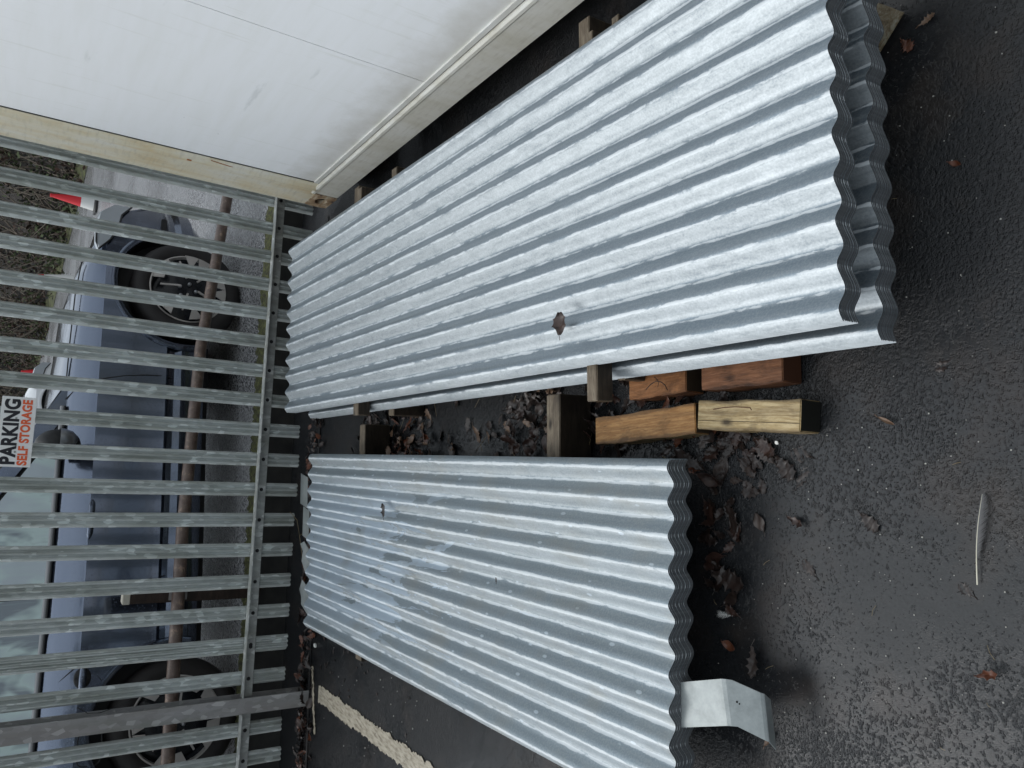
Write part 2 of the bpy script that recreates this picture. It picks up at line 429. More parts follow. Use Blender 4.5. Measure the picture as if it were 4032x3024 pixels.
# ------------------------------------------------------------------ corrugated sheets
def sheet_mesh(L, th=.0031, nseg=1, seed=0, wob=0.0, flat=0):
    rnd = random.Random(seed); ph = [rnd.uniform(0, 6.28) for _ in range(6)]
    per = 14; lo, hi = -.24, 10.27; us = []
    k = lo
    while k < hi: us.append(k); k += 1/per
    us.append(hi)
    A = .0106; mb = MB(); n = len(us)
    def P(u, y, off):
        x = -u*PK; z = A*math.asin(.62*math.cos(2*math.pi*u))/math.asin(.62) - A
        dz = wob*(math.sin(y*3.1+ph[0]+x*5)*.6 + math.sin(y*7.3+ph[1])*.3 + math.sin(x*9+ph[2]+y)*.5)
        dx = wob*1.3*math.sin(y*2.3+ph[3]+x*4)
        cu0 = math.cos(2*math.pi*u); sl = A/math.asin(.62)*(-.62*math.sin(2*math.pi*u)*2*math.pi)/math.sqrt(1-(.62*cu0)**2)/(-PK)     # dz/dx
        nl = math.hypot(1, sl)
        return (x + dx - sl/nl*off, y, z + dz + off/nl)
    for off in (0, -th):
        for j in range(nseg+1):
            y = -L*j/nseg
            for u in us: mb.v.append(P(u, y, off))
    N = (nseg+1)*n
    for j in range(nseg):
        for i in range(n-1):
            a = j*n+i
            mb.cur = 0; mb.face([a, a+1, a+n+1, a+n]); mb.face([N+a, N+a+n, N+a+n+1, N+a+1])
    mb.cur = 1
    for i in range(n-1):
        for j in (0, nseg):
            a = j*n+i; mb.face([a, a+1, N+a+1, N+a] if j == 0 else [a, N+a, N+a+1, a+1])
    for j in range(nseg):
        for i in (0, n-1):
            a = j*n+i; mb.face([a, a+n, N+a+n, N+a])
    me = bpy.data.meshes.new('corrugated_sheet'); me.from_pydata([tuple(p) for p in mb.v], [], mb.f)
    for i, p in enumerate(me.polygons): p.material_index = mb.m[i]
    smooth_by(me, R(50)); return me
def frame(org, yw, tl):
    X = V3((math.cos(yw), -math.sin(yw), tl)).normalized(); Y = V3((math.sin(yw), math.cos(yw), 0)); Z = X.cross(Y).normalized(); Y = Z.cross(X)
    return Matrix(((X.x, Y.x, Z.x, org[0]), (X.y, Y.y, Z.y, org[1]), (X.z, Y.z, Z.z, org[2]), (0, 0, 0, 1)))
FA = frame((.5968, 3.817, .3442), -.1245, .0428)
FB = frame((-.3793, 3.6339, .2001), -.1101, .0388)
def bundle(F, L, z0, count, gap, mat, labels, group, seed, dx=0, dy=0, wob=.0011, jit=.0008):
    rnd = random.Random(seed)
    top = sheet_mesh(L, nseg=44, seed=seed, wob=wob); top.materials.append(mat); top.materials.append(M_edge)
    low = sheet_mesh(L, nseg=6, seed=seed+1); low.materials.append(mat); low.materials.append(M_edge)
    out = []
    for i in range(count):
        o = bpy.data.objects.new('corrugated_sheet', top if i == 0 else low); col.objects.link(o)
        jx = dx + (rnd.uniform(-jit, jit)*.6 if i else 0); jy = dy + (rnd.uniform(-jit, jit) if i else 0)
        o.matrix_world = F @ Matrix.Translation((jx, jy, z0 - gap*i - (.0012 if i else 0)))
        tag(o, labels[0] if i == 0 else (labels[2] if i == count-1 else labels[1]), 'metal sheet', group); out.append(o)
    return out
GA = 'long corrugated sheets stacked beside the white container'
GB = 'shorter corrugated sheets stacked away from the container'
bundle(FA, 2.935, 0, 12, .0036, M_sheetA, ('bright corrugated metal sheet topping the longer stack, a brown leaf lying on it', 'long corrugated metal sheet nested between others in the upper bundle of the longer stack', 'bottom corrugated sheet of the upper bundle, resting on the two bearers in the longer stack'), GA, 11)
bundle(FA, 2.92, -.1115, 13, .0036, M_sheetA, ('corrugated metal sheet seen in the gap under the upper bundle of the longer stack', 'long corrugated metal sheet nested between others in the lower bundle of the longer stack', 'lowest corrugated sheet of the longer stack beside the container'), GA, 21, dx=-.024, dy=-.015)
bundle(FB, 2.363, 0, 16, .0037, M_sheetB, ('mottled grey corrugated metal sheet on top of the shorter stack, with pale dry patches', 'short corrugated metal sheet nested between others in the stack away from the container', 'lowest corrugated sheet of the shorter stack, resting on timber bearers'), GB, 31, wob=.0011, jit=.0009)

# ------------------------------------------------------------------ timber
def timber(name, c, L, W, H, ang, mat, label, cat='timber', group=None, end=None, side=None, tilt=0, roll=0):
    mb = MB(); n = 10; rnd = random.Random(label)
    # slightly out-of-true sawn block
    for i in range(n+1):
        x = -L/2 + L*i/n; dy = .0016*math.sin(i*1.3+rnd.random()*2); 
        for (yy, zz) in ((-W/2, 0), (W/2, 0), (W/2, -H), (-W/2, -H)): mb.v.append((x, yy+dy, zz + rnd.uniform(-.0006, .0006)))
    for i in range(n):
        for k in range(4):
            a = i*4+k; b = i*4+(k+1) % 4
            mb.cur = 0 if k == 0 else 2; mb.face([a, a+4, b+4, b])
    mb.cur = 1; mb.face([0, 1, 2, 3]); mb.face([4*n+3, 4*n+2, 4*n+1, 4*n])
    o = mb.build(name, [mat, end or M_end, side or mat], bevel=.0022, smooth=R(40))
    o.location = c; o.rotation_euler = (roll, tilt, R(ang)); tag(o, label, cat, group); return o
GT = 'loose timber offcuts lying between the stacks'
timber('timber_offcut', (-.037, 1.519, .071), .373, .074, .066, -80, W_yel, 'golden yellow timber offcut with curved grain and a knot, nearest the shorter stack', group=GT, side=W_pale)
timber('timber_offcut', (.014, 1.185, .072), .287, .069, .069, -86, W_pale, 'pale greyed timber offcut with a black wet end, butted to the golden one', group=GT, end=plain('black_wet_end', (.008, .008, .006), .4))
timber('timber_offcut', (.072, 1.478, .073), .206, .062, .065, -80.8, W_or, 'small orange timber offcut with a curved black mark, under the edge of the longer stack', group=GT, side=W_red)
timber('timber_offcut', (.111, 1.212, .074), .232, .067, .066, -82.3, W_red, 'red brown timber offcut with two dark knots by the corner of the longer stack', group=GT, end=M_endr)
# curved black mark on the small orange piece
def on_block(label_part, name, pts, r, mat):
    o = [q for q in col.objects if label_part in q.get('label', '')][0]
    mb = MB(); mb.tube([(x, y, .0004) for (x, y) in pts], r, 5); mb.build(name, mat, o)
on_block('curved black mark', 'black_mark', [(.040, -.020), (.032, -.006), (.018, .004), (.000, .008), (-.020, .002), (-.038, -.010)], .0011, M_black)
on_block('curved black mark', 'black_mark', [(-.006, .020), (.004, .012), (.010, .004), (.006, -.008)], .0009, M_black)
on_block('pale greyed timber', 'crack', [(-.095, .014), (-.06, .0185), (-.03, .0195), (.012, .0175), (.016, .012)], .0010, plain('red_brown_crack', (.10, .035, .018), .6))
on_block('pale greyed timber', 'crack', [(-.14, -.012), (-.05, -.0135), (.05, -.0145), (.142, -.016)], .0006, M_end)
GBR = 'timber bearers under the sheet stacks'
def bearer(p0, p1, W, H, z, label, mat=W_grey, slope=.0388):
    p0 = V3(p0); p1 = V3(p1); c = (p0+p1)/2; d = p1-p0
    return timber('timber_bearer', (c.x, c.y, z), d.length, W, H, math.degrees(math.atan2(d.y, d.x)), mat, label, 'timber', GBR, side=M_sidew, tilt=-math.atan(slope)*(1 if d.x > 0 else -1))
xb = lambda x: .2001 + (x+.3793)*.0388
bearer((.022, 1.832, 0), (-.98, 1.712, 0), .064, .115, xb(-.48)-.0805, 'grey weathered bearer sticking out from under the middle of the shorter stack')
bearer((-.18, 3.205, 0), (-1.165, 3.082, 0), .060, .115, xb(-.70)-.0805, 'grey brown bearer sticking out from under the far part of the shorter stack')
xa = lambda x: .3442 + (x-.5968)*.0428
bearer((-.133, 2.983, 0), (.80, 3.10, 0), .05, .051, xa(.33)-.0585, 'pale brown bearer clamped between the two bundles at the far part of the longer stack', slope=.0428)
bearer((.0115, 1.497, 0), (.95, 1.615, 0), .040, .051, xa(.48)-.0585, 'grey bearer with a black wet side, clamped between the two bundles near the offcuts', slope=.0428)  # black of the side is partly shade put into its colour
bearer((-.12, 2.905, 0), (.90, 3.03, 0), .05, .135, xa(.39)-.178, 'brown bearer on the ground under the far part of the longer stack', slope=.0428)
bearer((.074, 1.532, 0), (1.05, 1.655, 0), .03, .12, xa(.55)-.178, 'small dark bearer on the ground behind the orange offcut', slope=.0428)
bearer((1.088, 1.795, 0), (.3, 1.69, 0), .047, .13, xa(.70)-.178, 'grey bearer end sticking out towards the container from under the longer stack', slope=.0428)
bearer((.888, 3.435, 0), (.1, 3.33, 0), .052, .13, xa(.50)-.178, 'brown bearer end sticking out beside the container corner', slope=.0428)

# ------------------------------------------------------------------ bent brackets
def bent_plate(name, rows, thick, label, group=None, hole=True, mat=None):
    """rows: list of (left,right) 3D points along the strip, bent at each row"""
    mb = MB(); n = len(rows); w = 4
    top = []
    for (a, b) in rows:
        a = V3(a); b = V3(b)
        for k in range(w+1): mb.v.append(a.lerp(b, k/w))
    N = len(mb.v)
    for p in list(mb.v): mb.v.append(p - V3((0, .0008, thick)))
    for i in range(n-1):
        for k in range(w):
            a = i*(w+1)+k; mb.face([a, a+1, a+w+2, a+w+1]); mb.face([N+a, N+a+w+1, N+a+w+2, N+a+1])
    for i in range(n-1):
        for k in (0, w):
            a = i*(w+1)+k; mb.face([a, a+w+1, N+a+w+1, N+a])
    for k in range(w):
        for i in (0, n-1):
            a = i*(w+1)+k; mb.face([a, a+1, N+a+1, N+a])
    o = mb.build(name, mat or M_bracket, smooth=R(9)); tag(o, label, 'bracket', group)
    return o
GK = 'bent zinc brackets pushed into the shorter stack'
br = bent_plate('metal_bracket', [((-.690, 1.262, .146), (-.596, 1.280, .150)), ((-.694, 1.234, .141), (-.600, 1.252, .145)), ((-.640, 1.106, .129), (-.549, 1.130, .134)),
     ((-.638, 1.098, .126), (-.547, 1.121, .131)), ((-.636, 1.088, .119), (-.546, 1.111, .124)), ((-.652, 1.044, .083), (-.560, 1.064, .088)), ((-.654, 1.040, .078), (-.561, 1.060, .083)), ((-.678, 1.046, .044), (-.576, 1.060, .060))], .0022,
     'pale zinc bracket bent in a Z at the near end of the shorter stack', GK)
for (x, y, z, r) in ((-.5875, 1.0965, .1185, .0028), (-.5905, 1.0925, .1150, .0022), (-.6055, 1.084, .1085, .0014)):
    mb = MB(); mb.lathe([(r, 0), (r*.7, .0012), (0.0001, .0014)], 8, Matrix.Translation((x, y, z)), 'z')
    mb.build('rivet_hole', M_black, br)
bent_plate('metal_bracket', [((-.648, 3.80, .122), (-.497, 3.82, .128)), ((-.648, 3.949, .106), (-.497, 3.972, .112))][::-1], .002, 'flat squarish zinc bracket at the far end of the shorter stack, nearest the container', GK)
bent_plate('metal_bracket', [((-.800, 3.76, .112), (-.655, 3.78, .118)), ((-.800, 3.885, .100), (-.655, 3.900, .106))][::-1], .002, 'second flat zinc bracket from the container at the far end of the shorter stack', GK)
bent_plate('metal_bracket', [((-.96, 3.70, .125), (-.84, 3.62, .135)), ((-.905, 3.78, .128), (-.80, 3.74, .14)), ((-.90, 3.80, .10), (-.845, 3.90, .102))], .002, 'bent zinc bracket with a pointed corner at the far end of the shorter stack', GK)
bent_plate('metal_bracket', [((-1.16, 3.62, .105), (-1.03, 3.60, .115)), ((-1.125, 3.80, .10), (-1.0, 3.79, .112)), ((-1.13, 3.825, .082), (-1.075, 3.89, .085))], .002, 'pale bent zinc bracket jutting out at the far corner of the shorter stack', GK)
def mat_rusty():
    t = NT('mottled_rusty_plate'); n = t.noise(t.map((1, 1, 1)), 38, 5, .75, .6)
    t.set('Base Color', t.ramp(n, [(.34, (.035, .028, .018)), (.48, (.17, .13, .075)), (.6, (.27, .255, .20)), (.72, (.30, .33, .33))])); t.set('Roughness', .5); t.set('Metallic', .15); return t.m
mb = MB(); mb.prism([(.905, 1.0), (.868, .945), (.858, .932), (.851, .921), (.846, .925), (.776, .972), (.80, 1.22), (1.06, 1.14)], .028, .031)
tag(mb.build('rusty_plate', mat_rusty()), 'mottled rusty metal plate under the near right corner of the longer stack', 'metal plate')

# ------------------------------------------------------------------ palisade fence
def pale_mesh(H=2.32):
    mb = MB(); n = 26; hw = .034
    zs = [0, .03, .3, .6, 1.0, 1.5, 2.0, H-.09, H]
    for side in (0, 1):
        for z in zs:
            f = 1 if z < H-.01 else .12
            for i in range(n+1):
                u = -hw + 2*hw*i/n
                d = .0065*math.cos(3*math.pi*u/hw)
                if abs(u) > hw*.97: d = -.010
                mb.v.append((u*f, -d + side*.0028, z))
    N = len(zs)*(n+1)
    for j in range(len(zs)-1):
        for i in range(n):
            a = j*(n+1)+i; mb.face([a, a+1, a+n+2, a+n+1]); mb.face([N+a, N+a+n+1, N+a+n+2, N+a+1])
        for i in (0, n):
            a = j*(n+1)+i; mb.face([a, a+n+1, N+a+n+1, N+a])
    for i in range(n):
        a = i; mb.face([a, N+a, N+a+1, a+1]); a = (len(zs)-1)*(n+1)+i; mb.face([a, a+1, N+a+1, N+a])
    o = mb.build('pale', M_pale, smooth=R(60)); return o
fence = empty('palisade_fence', fp(1.2, 0, 0), TH)
tag(fence, 'galvanised steel palisade fence of ribbed upright pales across the far side of the yard', 'fence')
fi = fence.matrix_world.inverted() if False else (Matrix.Translation(fp(1.2, 0, 0)) @ Matrix.Rotation(TH, 4, 'Z')).inverted()
pale0 = pale_mesh(); pale0.parent = fence
ts = [-.007 + .1543*k for k in range(-4, 14)] + [2.163] + [2.409, 2.554] + [2.554+.1543*k for k in range(1, 12)]
ts = [t for t in ts if not (2.0 < t < 2.15)] 
ts = sorted(set([round(t, 4) for t in ts] + [2.009]))
rnd = random.Random(5)
first = True
for t in ts:
    o = pale0 if first else pale0.copy()
    if not first: col.objects.link(o); o.parent = fence
    first = False
    o.location = (1.2 - t, .014, .088 + rnd.uniform(-.004, .004)); o.rotation_euler = (rnd.uniform(-.003, .003), rnd.uniform(-.004, .004), rnd.uniform(-.05, .05))
def angle_rail(name, t0, t1, z):
    mb = MB(); L = t1-t0; c = 1.2-(t0+t1)/2
    mb.box((c, -.002, z-.022), (L, .005, .050)); mb.box((c, -.020, z+.0055), (L, .046, .005)); return mb.build(name, M_rail, fence, bevel=.0012)
ZR = .302
angle_rail('rail', -.8, 2.247, ZR); angle_rail('rail', 2.327, 4.4, ZR); angle_rail('rail', -.8, 2.247, 2.1); angle_rail('rail', 2.327, 4.4, 2.1)
mb = MB(); mb.lathe([(.0001, -.009), (.006, -.0085), (.0085, -.006), (.0095, -.0046)], 10)
bolt0 = mb.build('bolt', M_black, fence, smooth=1.2)
for i, t in enumerate([t for t in ts if t < 3.2]):
    o = bolt0 if i == 0 else bolt0.copy()
    if i: col.objects.link(o); o.parent = fence
    o.location = (1.2 - t, 0, ZR-.024)
# rolled steel post, flush with the front of the rail
mb = MB(); x = 1.2-2.287
mb.prism([(-.038, -.03), (.038, -.03), (.038, -.022), (.004, -.022), (.004, .06), (.038, .06), (.038, .068), (-.038, .068), (-.038, .06), (-.004, .06), (-.004, -.022), (-.038, -.022)], -.04, 2.35, Matrix.Translation((x, 0, 0)))
mb.build('post', M_post, fence)
# sign
sg = empty('parking_sign', fp(.998, -.022, 1.306), TH)
tag(sg, 'white parking sign lettered in black and orange, fixed to the steel fence', 'sign')
def mat_sign():
    t = NT('sign_white'); n = t.noise(t.map((1, 1, 1)), 26, 4); t.set('Base Color', t.ramp(n, [(.35, (.78, .78, .78)), (.72, (.70, .69, .66))])); t.set('Roughness', .35); return t.m
mb = MB(); mb.box((0, 0, .064), (.308, .004, .132)); mb.build('board', mat_sign(), sg, bevel=.0015)
def words(txt, x0, x1, z0, h, mat):
    cu = bpy.data.curves.new('words', 'FONT'); cu.body = txt; cu.offset = .042; cu.extrude = .01; cu.space_character = 1.06
    ob = bpy.data.objects.new('words_tmp', cu); col.objects.link(ob)
    dg = bpy.context.evaluated_depsgraph_get(); me = bpy.data.meshes.new_from_object(ob.evaluated_get(dg))
    bpy.data.objects.remove(ob)
    xs = [v.co.x for v in me.vertices]; ys = [v.co.y for v in me.vertices]
    sx = (x1-x0)/(max(xs)-min(xs)); sz = h/(max(ys)-min(ys))
    mx, my = min(xs), min(ys)
    for v in me.vertices:
        v.co = (x0+(v.co.x-mx)*sx, -.0026 - v.co.z*.04, z0+(v.co.y-my)*sz)
    me.materials.clear(); return link_mesh('lettering', me, mat, sg)
words('PARKING', -.143, .143, .0575, .0610, plain('sign_black', (.012, .012, .018), .4))
words('SELF STORAGE', -.146, .143, .0135, .0385, plain('sign_orange', (.72, .115, .035), .4))
for (x, z) in ((.06, .070), (-.088, .062)):
    mb = MB(); mb.lathe([(.0001, -.0045), (.0035, -.004), (.0045, -.002)], 10, Matrix.Translation((x, -.001, z))); mb.build('screw', M_rail, sg)

# ------------------------------------------------------------------ container
cy = -.1365   # heading
def az_dir(a): return V3((math.sin(a), math.cos(a), 0))
C0 = V3((.930, 4.13, 0))                 # far lower corner of the face
dN = V3((math.cos(-.1593), 0, 0))
KC = .93
p_far = V3((.928, 4.195, 0))*KC; p_near = V3((1.248, 2.041, 0))*KC; ZC = 1.4835-KC*(1.4835-.055)
d = (p_near-p_far).normalized()          # toward the camera along the face
ang = math.atan2(d.y, d.x)
Mc = Matrix.Translation((p_far.x, p_far.y, .055)) @ Matrix.Rotation(ang, 4, 'Z')   # local x toward camera along face, local -y... 
cont = empty('storage_container', (p_far.x, p_far.y, ZC), ang); cont.scale = (KC, KC, KC)
tag(cont, 'white steel storage container with grimy cream frame standing beside the longer stack', 'container')
CL, CW, CH = 6.52, 2.62, 2.78
s_ = 1                                     # inward direction is local +y (to world right)
if (Matrix.Rotation(ang, 4, 'Z') @ V3((0, 1, 0))).x < 0: s_ = -1
def cb(mbx, x0, x1, y0, y1, z0, z1): mbx.box(((x0+x1)/2, s_*(y0+y1)/2, (z0+z1)/2), (x1-x0, y1-y0, z1-z0))
mb = MB()
# side panel and remaining shell, with thin joints between the side sheets
edges = [.297, 1.487, 2.71, 3.93, 5.1, 6.22]
for i in range(len(edges)-1): cb(mb, edges[i]+(.0034 if i else 0), edges[i+1], .012, .05, .172, CH-.12)
mb.build('side_panel', M_white, cont)
mb = MB(); cb(mb, .10, CL-.1, .052, CW-.05, .10, CH-.03); mb.build('shell', M_white, cont)
mb = MB(); cb(mb, .290, .297, .010, .04, .172, CH-.12); cb(mb, .297, 6.22, .006, .04, .1495, .1530); cb(mb, .18, .30, .008, .04, .13, .172); mb.build('sealant', M_seal, cont)
mb = MB(); cb(mb, .30, 6.22, .004, .045, .153, .172); mb.build('trim_strip', M_white, cont)
for i, (x0, x1) in enumerate(((0.0, .290), (CL-.29, CL))):
    mb = MB(); mb.prism([(x0, .0), (x0+.205, .0), (x0+.222, -.006), (x0+.240, -.006), (x0+.255, .003), (x1, .008), (x1, .12), (x0, .12)] if i == 0 else [(x0, .01), (x1, 0), (x1, .12), (x0, .12)], .120, CH-.12, Matrix.Diagonal((1, s_, 1, 1)))
    mb.build('corner_post', M_cream, cont, smooth=R(30))
mb = MB()
prof = [(.004, .0), (.0, .004), (.0, .118), (-.006, .126), (-.006, .138), (.0, .146), (.012, .148), (.05, .148), (.05, .0)]
k = len(mb.v); mb.prism([(s_*a, b) for (a, b) in prof], .180, CL-.18, axis=0)
mb.build('bottom_rail', M_cream2, cont, smooth=R(35))
mb = MB(); cb(mb, .12, CL-.12, 0, .06, CH-.12, CH-.01); mb.build('top_rail', M_cream2, cont)
def casting(x0, z0, first):
    mb = MB(); w, h = .178, .118; ring = 20
    cx, cz = x0+w*.5, z0+h*.5; rx, rz = .042, .030
    hole = [(cx+rx*math.cos(2*math.pi*i/ring), cz+rz*math.sin(2*math.pi*i/ring)) for i in range(ring)]
    outer = []
    for i in range(ring):
        c, s = math.cos(2*math.pi*i/ring), math.sin(2*math.pi*i/ring); m = max(abs(c)/(w/2), abs(s)/(h/2)); outer.append((cx+c/m, cz+s/m))
    yf = -.002
    for (x, z) in outer: mb.v.append((x, s_*yf, z))
    for (x, z) in hole: mb.v.append((x, s_*yf, z))
    for (x, z) in hole: mb.v.append((x, s_*.02, z))
    for (x, z) in outer: mb.v.append((x, s_*.162, z))
    for i in range(ring):
        j = (i+1) % ring
        mb.face([i, j, ring+j, ring+i]); mb.face([ring+i, ring+j, 2*ring+j, 2*ring+i]); mb.face([i, 3*ring+i, 3*ring+j, j])
    mb.cur = 1; k = len(mb.v); mb.v += [(x, s_*.021, z) for (x, z) in hole]; mb.face([k+i for i in range(ring)])
    mb.build('corner_casting', [M_cast, M_black], cont)
for (x0, z0) in ((-.001, 0), (CL-.177, 0), (-.001, CH-.118), (CL-.177, CH-.118)): casting(x0, z0, True)
mb = MB(); cb(mb, .232, .243, -.0072, .004, .745, .765); mb.build('rust_scar', M_rust, cont)
mb = MB(); mb.prism([(.255, .58), (.262, .62), (.272, .665), (.262, .60), (.258, .56)], s_*.0015, s_*.012, axis=1); mb.build('rust_run', M_rust, cont)

for (a_, b_) in ((.16, .25), (6.0, .25)):
    q = Matrix.Translation((p_far.x, p_far.y, 0)) @ Matrix.Rotation(ang, 4, 'Z') @ V3((a_*KC, s_*b_, 0))
    mb = MB(); mb.box((0, 0, (G(q.x)+ZC-.002)/2-G(q.x)/2), (.22, .2, ZC-.004-G(q.x))); o = mb.build('packing_block', M_wall, bevel=.004); o.location = (q.x, q.y, G(q.x)); o.rotation_euler = (0, 0, ang)
    tag(o, 'dark packing block under the far corner of the white container' if a_ < 1 else 'dark packing block under the near corner of the white container', 'packing block')
# ------------------------------------------------------------------ barrier pipe and posts
CA = V3((.49, 5.30, 0)); CB_ = V3((-1.88, 4.38, 0)); cu_ = (CB_-CA).normalized(); cn_ = V3((-cu_.y, cu_.x, 0))   # cn_ points to the yard
def cs(s, z, off=0): 
    p = CA + cu_*s + cn_*off; return V3((p.x, p.y, UP+z))
def mat_pipe():
    t = NT('flaking_brown_paint'); n = t.noise(t.map((1, 1, 1)), 22, 5, .7)
    t.set('Base Color', t.ramp(n, [(.35, (.085, .055, .045)), (.58, (.16, .115, .095)), (.70, (.36, .25, .19))])); t.set('Roughness', .4); t.bump(n, .3, .003); return t.m
barrier = empty('pipe_barrier', cs(1.5, 0, .3)); tag(barrier, 'brown painted steel pipe barrier on posts between the fence and the blue car', 'barrier')
mb = MB(); pts = [cs(-1.05, .109, .3), cs(.525, .319, .3), cs(1.573, .389, .3), cs(2.737, .427, .3), cs(3.3, .45, .3)]
mb.tube([p-barrier.location for p in pts], .032, 18); mb.build('pipe', mat_pipe(), barrier, smooth=1.2)
mb = MB(); p = cs(-.80, 0, .32)-barrier.location
mb.box((p.x, p.y, .33), (.06, .06, .80)); mb.build('post', M_post, barrier, bevel=.004)
mb = MB(); p = cs(1.905, 0, .26)-barrier.location
mb.box((p.x, p.y, .30), (.085, .06, .66), ); mb.build('timber_post', W_post, barrier, bevel=.004)
mb = MB(); mb.box((p.x, p.y, .643), (.087, .062, .035)); mb.build('post_cap', plain('flaked_white_cap', (.50, .47, .40), .6), barrier, bevel=.003)
mb = MB(); mb.box((p.x, p.y-.034, .40), (.06, .006, .09)); mb.build('clip', M_post, barrier, bevel=.002)

# ------------------------------------------------------------------ cars
def mat_paint(name, c, metal=.55, rough=.22):
    t = NT(name, Base_Color=c, Metallic=metal, Coat_Weight=.7, Coat_Roughness=.05)
    n = t.voro(t.map((1, 1, 1)), 75); b = t.ramp(n, [(.0, 1.0), (.28, 0.0)]); t.set('Roughness', rough); t.bump(b, .22, .003); return t.m
M_blue = mat_paint('blue_grey_car_paint', (.115, .138, .19), .88, .15); M_wcar = mat_paint('white_car_paint', (.80, .81, .82), 0, .2)
def mat_window():
    t = NT('misted_window_glass'); n = t.noise(t.map((2.5, 1, 1.2)), 2.3, 3, .5, .4); v = t.noise(t.map((60, 1, 3)), 1, 3)
    c = t.ramp(n, [(.40, (.20, .23, .26)), (.48, (.46, .56, .55)), (.60, (.40, .45, .49))])
    c = t.mix(t.ramp(v, [(.5, 0.0), (.7, .35)]), c, (.42, .52, .50)); t.set('Base Color', c); t.set('Roughness', .12); return t.m
M_win = mat_window(); M_rub = plain('black_rubber', (.012, .012, .013), .55); M_tyre = plain('tyre_rubber', (.022, .019, .019), .7)
M_alloy = plain('machined_alloy', (.55, .52, .50), .35, .6); M_dish = plain('gloss_black_wheel', (.010, .012, .017), .25); M_chr = plain('brushed_trim', (.35, .36, .38), .3, .8)
M_lens = plain('headlight_lens', (.46, .49, .52), .22, .2); M_lensd = plain('headlight_dark', (.03, .035, .045), .08)
def interp(xs, ys, x):
    if x <= xs[0]: return ys[0]
    for i in range(len(xs)-1):
        if x <= xs[i+1]:
            t = (x-xs[i])/(xs[i+1]-xs[i]); t = t*t*(3-2*t) if True else t
            return ys[i]+(ys[i+1]-ys[i])*t
    return ys[-1]
def make_car(name, label, paint, loc, rz, detail=True):
    """local: x backwards from the front axle, y to the far side of the car, z up"""
    root = empty(name, loc, rz); tag(root, label, 'car')
    W = 1.72; WB = 2.54; s0, s1 = -.70, 3.22
    def section(s):
        vo = 0
        if s < .05: vo = .30*((.05-s)/.75)**2.4
        if s > 2.75: vo = .22*((s-2.75)/.47)**2
        zb = interp([-.70, -.45, 0, .75, 3.22], [.60, .84, .93, .952, .972], s)
        zt = interp([-.70, -.45, 0, .75, .9, 3.22], [.62, .86, .975, 1.02, 1.0, 1.0], s)
        zc = min(.815, zb-.05)
        lo = interp([-.70, -.4, .2, 3.0, 3.22], [.26, .20, .19, .20, .30], s)
        near = [(W/2, lo-.02), (.12+vo, lo-.01), (.055+vo, lo+.03), (.018+vo, .285 if lo < .25 else lo+.04), (.012+vo, .36), (.034+vo, .395), (.032+vo, .425), (.008+vo, .445), (.014+vo, .48),
                (.006+vo, .62), (vo, .74), (.003+vo, zc-.012), (.012+vo, zc), (.07+vo, (zc+zb)/2+.018), (.145+vo, zb), (.28+vo*.8, zb+(zt-zb)*.55), (W/2, zt)]
        near = [(y, min(z, zt if i > 10 else zb-.04-.006*(10-i))) for i, (y, z) in enumerate(near)]
        far = [(W-y, z) for (y, z) in near[1:-1]][::-1]
        return near+far
    mb = MB(); ss = [s0+.0+ (s1-s0)*i/70 for i in range(71)]; n = None
    for s in ss:
        sec = section(s); n = len(sec)
        for (y, z) in sec: mb.v.append((s, y, z))
    for i in range(len(ss)-1):
        for k in range(n):
            a = i*n+k; b = i*n+(k+1) % n; mb.face([a, b, b+n, a+n])
    mb.face(list(range(n))); mb.face([(len(ss)-1)*n+k for k in range(n)][::-1])
    body = mb.build('body', [paint, M_rub], root)
    for s in (0, WB):
        for side in (0, 1):
            cm = MB(); yc = -.1 if side == 0 else W-.20
            cm.lathe([(.0001, 0), (.395, 0), (.395, .30), (.0001, .30)], 48, Matrix.Translation((s, yc, .345)))
            cut = cm.build('cutter', M_rub)
            bmc = bmesh.new(); bmc.from_mesh(cut.data); bmesh.ops.remove_doubles(bmc, verts=bmc.verts, dist=.001); bmesh.ops.recalc_face_normals(bmc, faces=bmc.faces); bmc.to_mesh(cut.data); bmc.free()
            mo = body.modifiers.new('b', 'BOOLEAN'); mo.object = cut; mo.operation = 'DIFFERENCE'; mo.solver = 'EXACT'
            root_m = root.matrix_world.copy(); body.parent = None
            dg = bpy.context.evaluated_depsgraph_get(); me = bpy.data.meshes.new_from_object(body.evaluated_get(dg)); body.modifiers.clear()
            old = body.data; body.data = me; body.parent = root; bpy.data.objects.remove(cut)
    body.data.materials.clear(); body.data.materials.append(paint); body.data.materials.append(M_rub)
    for p in body.data.polygons:
        p.material_index = 0
        c = p.center
        if c.z < .22 and p.normal.z < 0: p.material_index = 1
        for s in (0, WB):
            rr0 = math.hypot(c.x-s, c.z-.345)
            if rr0 < .40 and (c.y > .05 and c.y < W-.05) and (abs(rr0-.385) < .03 or abs(p.normal.y) > .7): p.material_index = 1
    smooth_by(body.data, R(28))
    # arch lips
    for s in (0, WB):
        mb = MB(); m = 40
        for i in range(m+1):
            w = math.pi*(-.06+1.12*i/m)
            for r, y in ((.392, .030), (.392, .002), (.400, -.004), (.425, -.003), (.432, .010)):
                sx_ = s+r*math.cos(w); mb.v.append((sx_, y + (.30*((.05-sx_)/.75)**2.4 if sx_ < .05 else 0) + (.22*((sx_-2.75)/.47)**2 if sx_ > 2.75 else 0), .345+r*math.sin(w)))
        for i in range(m):
            for k in range(4): a = i*5+k; mb.face([a, a+1, a+6, a+5])
        mb.build('arch_lip', paint, root, smooth=1)
    # cabin
    def cab(s, z):   # inward lean of the sides with height
        return .150 + .20*(z-.955)/.5
    ztop = 1.46
